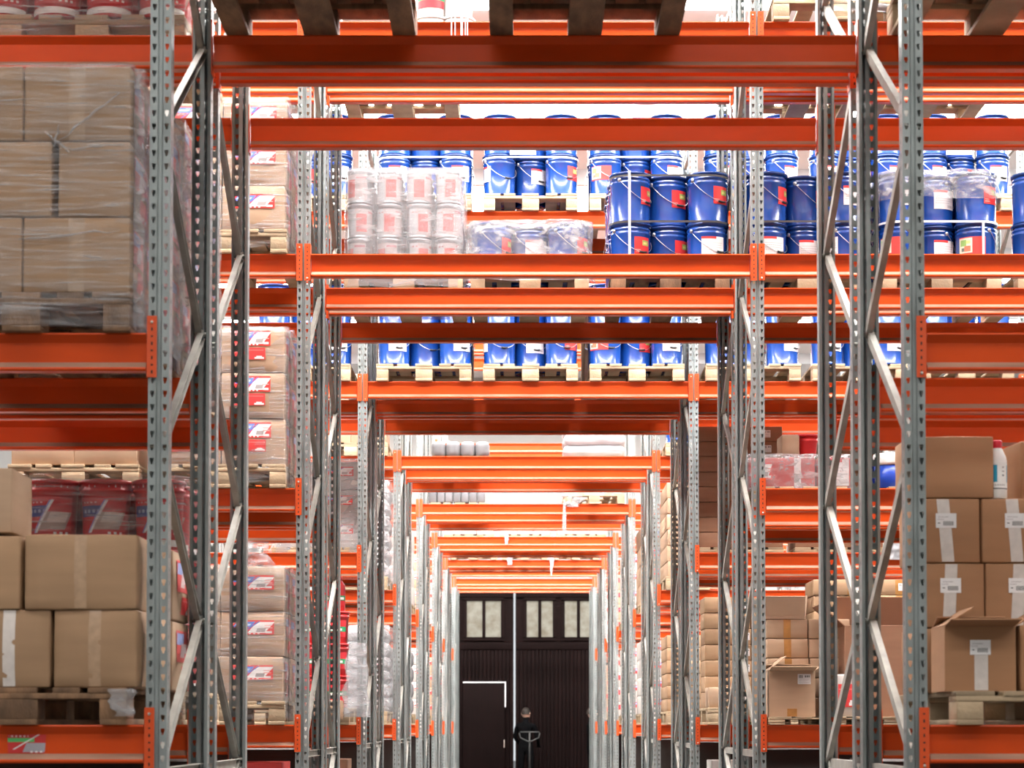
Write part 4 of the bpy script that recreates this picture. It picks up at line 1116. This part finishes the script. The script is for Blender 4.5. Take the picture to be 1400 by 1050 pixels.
crumple('white plastic sheet hanging beside the red buckets, third row left first level', (px2x(489, 18.35), y_front(3, 'A')-0.10, 1.45+(991-879)*18.3/F), 0.15, 0.62, 0.08, 'film_heavy', 33, taper=-0.6, name='plastic_sheet')

# ---- fourth row
bb = pallet(4, 'B', 0, 3, -1, dx=-0.02)
for i in range(4):
    thing('wrapped_pack', f"grey shrink-wrapped pack with blue print, {ORD[i]} from left, fourth row over tunnel", 'pack', rbox(0.158, 0.30, 0.175, 0.04, (0.008,)*3, 3, i, 0.002).mesh('wrapped_pack', 'sack_grey'), (px2x(600+19.6*i, 25.0), bb[1]-0.44, bb[2]), 0.02*i, 'grey packs fourth row')
bb = pallet(4, 'B', 0, 3, 1)
for t in range(3):
    thing('sack', f"white plastic sack lying {['at the bottom','in the middle','on top'][t]} of the pile, fourth row over tunnel", 'sack', sack_mesh(0.70, 0.9, 0.14, 'sack_white', 70+t), (px2x(813, 25.0), bb[1]-0.1, bb[2]+t*0.135), 0.02*t-0.02, 'white sacks fourth row')
for lv, half, mt, hh, tiers, wrd in ((2, 'A', 'sack_white', 0.17, 6, 'white sack'), (1, 'A', 'sack_white', 0.15, 6, 'white printed sack')):
    bb = pallet(4, half, -1, lv, 1)
    for t in range(tiers):
        thing('sack', f"{wrd} under film, {ORD[t]}-layer from bottom, fourth row left bay {LVN[lv]}", 'sack', [('body', sack_mesh(0.76, 1.1, hh+0.01, mt, t+lv*10)), ('label', front_patch('label', 'print_sacks', (0.76, 1.1, hh, 0.02, (0.012, 0.012, 0)), 0.1, 0.33, 0.03, hh-0.03, off=0.004))], (bb[0]+rnd.uniform(-.01, .01), bb[1], bb[2]+t*hh), 0, f"sacks fourth row {LVN[lv]}")
    film(f"clear film around white sacks, fourth row left bay, {LVN[lv]}", bb[0]-0.39, bb[0]+0.41, bb[1]-0.57, bb[1]+0.57, bb[2]-0.1, bb[2]+tiers*hh+0.02, 'film_loose', 0.02, 0.1, 0.014, seed=71+lv)
bb = pallet(4, 'A', -1, 3, 1)
load_cartons(4, 'A', -1, 3, 1, 2, 2, 3, 0.25, 'card_tan', 'tan carton', base=bb, ranks='face')
bb = pallet(4, 'A', 1, 2, -1)
load_cartons(4, 'A', 1, 2, -1, 2, 1, 6, 0.17, 'card_tan', 'tan carton', base=bb, ranks='front')
bb = pallet(4, 'A', 1, 1, -1)
load_cartons(4, 'A', 1, 1, -1, 2, 1, 6, 0.137, 'card_brown', 'brown carton', base=bb, ranks='front')
bb = pallet(4, 'A', 1, 3, -1)
pail_block(4, 'A', 1, 3, -1, bb, 1, ['white', 'none', 'red'], ranks=1)

# ---- fifth row
bb = pallet(5, 'B', 0, 3, -1)
for i in range(7):
    thing('paint_tin', f"grey metal tin, {ORD[i]} from left, fifth row over tunnel", 'paint tin', rbox(0.105, 0.2, 0.19, 0.02, (0,0,0), 1).mesh('paint_tin', 'sack_grey'), (px2x(592+11*i, 30.1), bb[1]-0.48, bb[2]), 0, 'grey tins fifth row')
bb = pallet(5, 'A', 0, 3, 1)
bb = pallet(5, 'A', -1, 1, 1)
for t in range(4):
    thing('sack', f"grey sack, {ORD[t]}-layer from bottom, fifth row left bay first level", 'sack', sack_mesh(0.76, 1.1, 0.22, 'sack_grey', 90+t), (bb[0], bb[1], bb[2]+t*0.21), 0, 'grey sacks fifth row')
for bay, lv, mt, wrd, nt, hh in ((-1, 2, 'card_white', 'white carton', 4, 0.25), (1, 1, 'card_white', 'white carton', 4, 0.24), (1, 2, 'card_tan', 'tan carton', 4, 0.25)):
    bb = pallet(5, 'A', bay, lv, 1 if bay < 0 else -1)
    load_cartons(5, 'A', bay, lv, 1 if bay < 0 else -1, 1, 1, nt, hh, mt, wrd, base=bb, ranks='front', front_lab=lab_b)
# ---- sixth and seventh rows
bb3 = []
for sl in (-1, 0, 1):
    bb = pallet(6, 'B', 0, 3, sl)
    load_cartons(6, 'B', 0, 3, sl, 3, 1, 1, 0.30, 'card_white', 'white carton', base=bb, ranks='face', dtot=0.5, dy=-0.35)
    pallet(7, 'A', 0, 3, sl)
for row in (6, 7, 8):
    for bay in (-1, 1):
        for lv in (1, 2):
            sl = 1 if bay < 0 else -1
            bb = pallet(row, 'A', bay, lv, sl)
            load_cartons(row, 'A', bay, lv, sl, 1, 1, 4, 0.26, ['card_white', 'card_tan', 'card_white'][(row+bay+lv) % 3], 'printed carton', base=bb, ranks='front', front_lab=lab_b)
# torn film hanging from the far beams
crumple('torn clear film bunched on pallet edge, fifth row over tunnel', (px2x(783, 28.6), y_front(5, 'A')-0.05, 4.35+0.12), 0.30, 0.16, 0.10, 'film_heavy', 81, taper=0.5)
crumple('thin film strand with knot hanging below beam, fifth row over tunnel', (px2x(771.5, 28.6), y_front(5, 'A')-0.05, 4.35+0.05), 0.035, 0.40, 0.03, 'film_heavy', 82, taper=-0.6)
crumple('white film rag over the beam, sixth row over tunnel', (px2x(692, 33.6), y_front(6, 'A')-0.05, 4.35+0.03), 0.07, 0.15, 0.04, 'sack_white', 83, taper=0.4)
crumple('white film knot on the beam, seventh row over tunnel', (px2x(697, 38.4), y_front(7, 'A')-0.05, 4.35+0.08), 0.11, 0.17, 0.06, 'sack_white', 84, taper=0.3)
crumple('white film strip dangling below beam, seventh row over tunnel', (px2x(754, 38.4), y_front(7, 'A')-0.05, 4.35+0.06), 0.09, 0.34, 0.04, 'sack_white', 85, taper=0.8)

# ------------------------------------------------------------------ people and pallet jack at the far doors
def person(label, x, y, rz, scale=1.0):
    J = {'pel': (0,0,0.98,0.145), 'sp': (0,0.01,1.15,0.135), 'ch': (0,0.015,1.34,0.155), 'nk0': (0,0.01,1.50,0.075), 'nk': (0,0.0,1.56,0.055), 'hd0': (0,-0.01,1.64,0.085), 'hd1': (0,-0.01,1.73,0.095), 'hd2': (0,0,1.79,0.06)}
    E = [('pel','sp'), ('sp','ch'), ('ch','nk0'), ('nk0','nk'), ('nk','hd0'), ('hd0','hd1'), ('hd1','hd2')]
    for s, t in ((-1, 'l'), (1, 'r')):
        J.update({'sh'+t: (s*0.19,0.01,1.45,0.068), 'el'+t: (s*0.26,-0.02,1.17,0.048), 'wr'+t: (s*0.22,-0.20,1.02,0.034), 'hn'+t: (s*0.19,-0.27,1.00,0.036),
                  'hp'+t: (s*0.10,0,0.92,0.098), 'kn'+t: (s*0.115,-0.01,0.50,0.066), 'an'+t: (s*0.12,0.02,0.10,0.046), 'to'+t: (s*0.13,-0.14,0.045,0.042)})
        E += [('ch','sh'+t), ('sh'+t,'el'+t), ('el'+t,'wr'+t), ('wr'+t,'hn'+t), ('pel','hp'+t), ('hp'+t,'kn'+t), ('kn'+t,'an'+t), ('an'+t,'to'+t)]
        for q in range(5):
            a = s*(0.018*(q-1.5)) if q < 4 else -s*0.045
            J[f'f{q}'+t] = (s*0.19+a, -0.33 if q < 4 else -0.30, 0.985 if q < 4 else 1.0, 0.0095)
            J[f'g{q}'+t] = (s*0.19+a*1.1, -0.355+0.006*abs(q-1.5) if q < 4 else -0.325, 0.95, 0.0085)
            E += [('hn'+t, f'f{q}'+t), (f'f{q}'+t, f'g{q}'+t)]
    names = list(J)
    me = bpy.data.meshes.new('person')
    me.from_pydata([J[n][:3] for n in names], [(names.index(a), names.index(b)) for a, b in E], [])
    o = bpy.data.objects.new('person', me); COL.objects.link(o)
    md = o.modifiers.new('skin', 'SKIN')
    sv = me.skin_vertices[0].data
    for i, n in enumerate(names):
        sv[i].radius = (J[n][3], J[n][3]*(0.72 if n in ('ch', 'sp', 'pel') else 1.0)); sv[i].use_root = (n == 'pel')
    o.modifiers.new('sub', 'SUBSURF').levels = 2
    o.modifiers['sub'].render_levels = 2
    me.materials.append(MATS['cloth_black'])
    o.location = (x, y, 0); o.rotation_euler = (0, 0, rz); o.scale = (scale,)*3
    o['label'] = label; o['category'] = 'person'
    # face, ears and hair as their own pieces on the head
    h = MB()
    rows = []
    for i in range(9):
        th = math.pi*i/8
        rows.append([(0.088*math.sin(th)*math.cos(2*math.pi*j/16), -0.015+0.10*math.sin(th)*math.sin(2*math.pi*j/16), 1.69+0.125*math.cos(th)) for j in range(16)])
    h.grid(rows[::-1], close=True)
    h.tube([(0, -0.10, 1.715), (0, -0.128, 1.675), (0, -0.108, 1.66)], [0.010, 0.016, 0.010], 8)
    for s in (-1, 1): h.tube([(s*0.088, 0.0, 1.72), (s*0.098, 0.01, 1.69), (s*0.088, 0.0, 1.655)], 0.012, 6)
    part(o, 'head', h.mesh('head', 'skin'))
    e = MB()
    for s in (-1, 1): e.tube([(s*0.045, -0.106, 1.705), (s*0.020, -0.113, 1.705)], 0.007, 6)
    e.tube([(-0.025, -0.107, 1.632), (0.025, -0.107, 1.632)], 0.005, 6)
    part(o, 'face_features', e.mesh('face_features', 'hair'))
    hr = MB(); rows = []
    for i in range(6):
        th = math.pi*0.56*i/5
        rows.append([(0.096*math.sin(th)*math.cos(2*math.pi*j/16), 0.004+0.106*math.sin(th)*math.sin(2*math.pi*j/16)*(0.9 if math.sin(2*math.pi*j/16) < 0 else 1.05), 1.70+0.135*math.cos(th)+(0.03 if math.sin(2*math.pi*j/16) < -0.3 and i > 3 else 0)) for j in range(16)])
    hr.grid(rows[::-1], close=True)
    part(o, 'hair', hr.mesh('hair', 'hair'))
    return o
person('person in dark clothes standing behind the pallet jack at the far doors', px2x(719, 47.7), 47.7, math.radians(160))
person('person in dark clothes half hidden by the far right post', px2x(809, 47.0), 47.0, math.radians(100))
pj = thing('pallet_jack', 'hand pallet jack with looped handle in front of the far doors', 'pallet jack', [], (px2x(724, 45.95), 45.95, 0), 0)
m = MB(); m.tube([(-0.20, 0, 1.30), (0.20, 0, 1.30), (0.215, 0, 1.27), (0.19, 0, 1.18), (0.05, 0, 1.11), (0, 0, 1.10), (-0.05, 0, 1.11), (-0.19, 0, 1.18), (-0.215, 0, 1.27), (-0.20, 0, 1.30)], 0.014, 8)
hl = part(pj, 'handle_loop', m.mesh('handle_loop', 'steel_dark'))
m = MB(); m.tube([(0, 0, 1.28), (0, 0.05, 0.9), (0, 0.16, 0.25)], 0.018, 8); part(pj, 'tiller', m.mesh('tiller', 'steel_dark'))
m = MB(); m.box(-0.10, 0.10, 0.10, 0.30, 0.10, 0.42); part(pj, 'pump_housing', m.mesh('pump_housing', 'steel_dark'))
for s in (-1, 1):
    m = MB(); m.box(-0.08, 0.08, 0, 0.95, 0.06, 0.12); part(pj, 'fork', m.mesh('fork', 'steel_dark'), (s*0.19, 0.25, 0))
    m = MB(); m.lathe([(0.085, -0.025), (0.085, 0.025)], 20); part(pj, 'wheel', m.mesh('wheel', 'grip_black'), (s*0.06, 0.15, 0.085), (0, math.pi/2, 0))
print('objects', len(bpy.data.objects), 'things', len(SEEN))
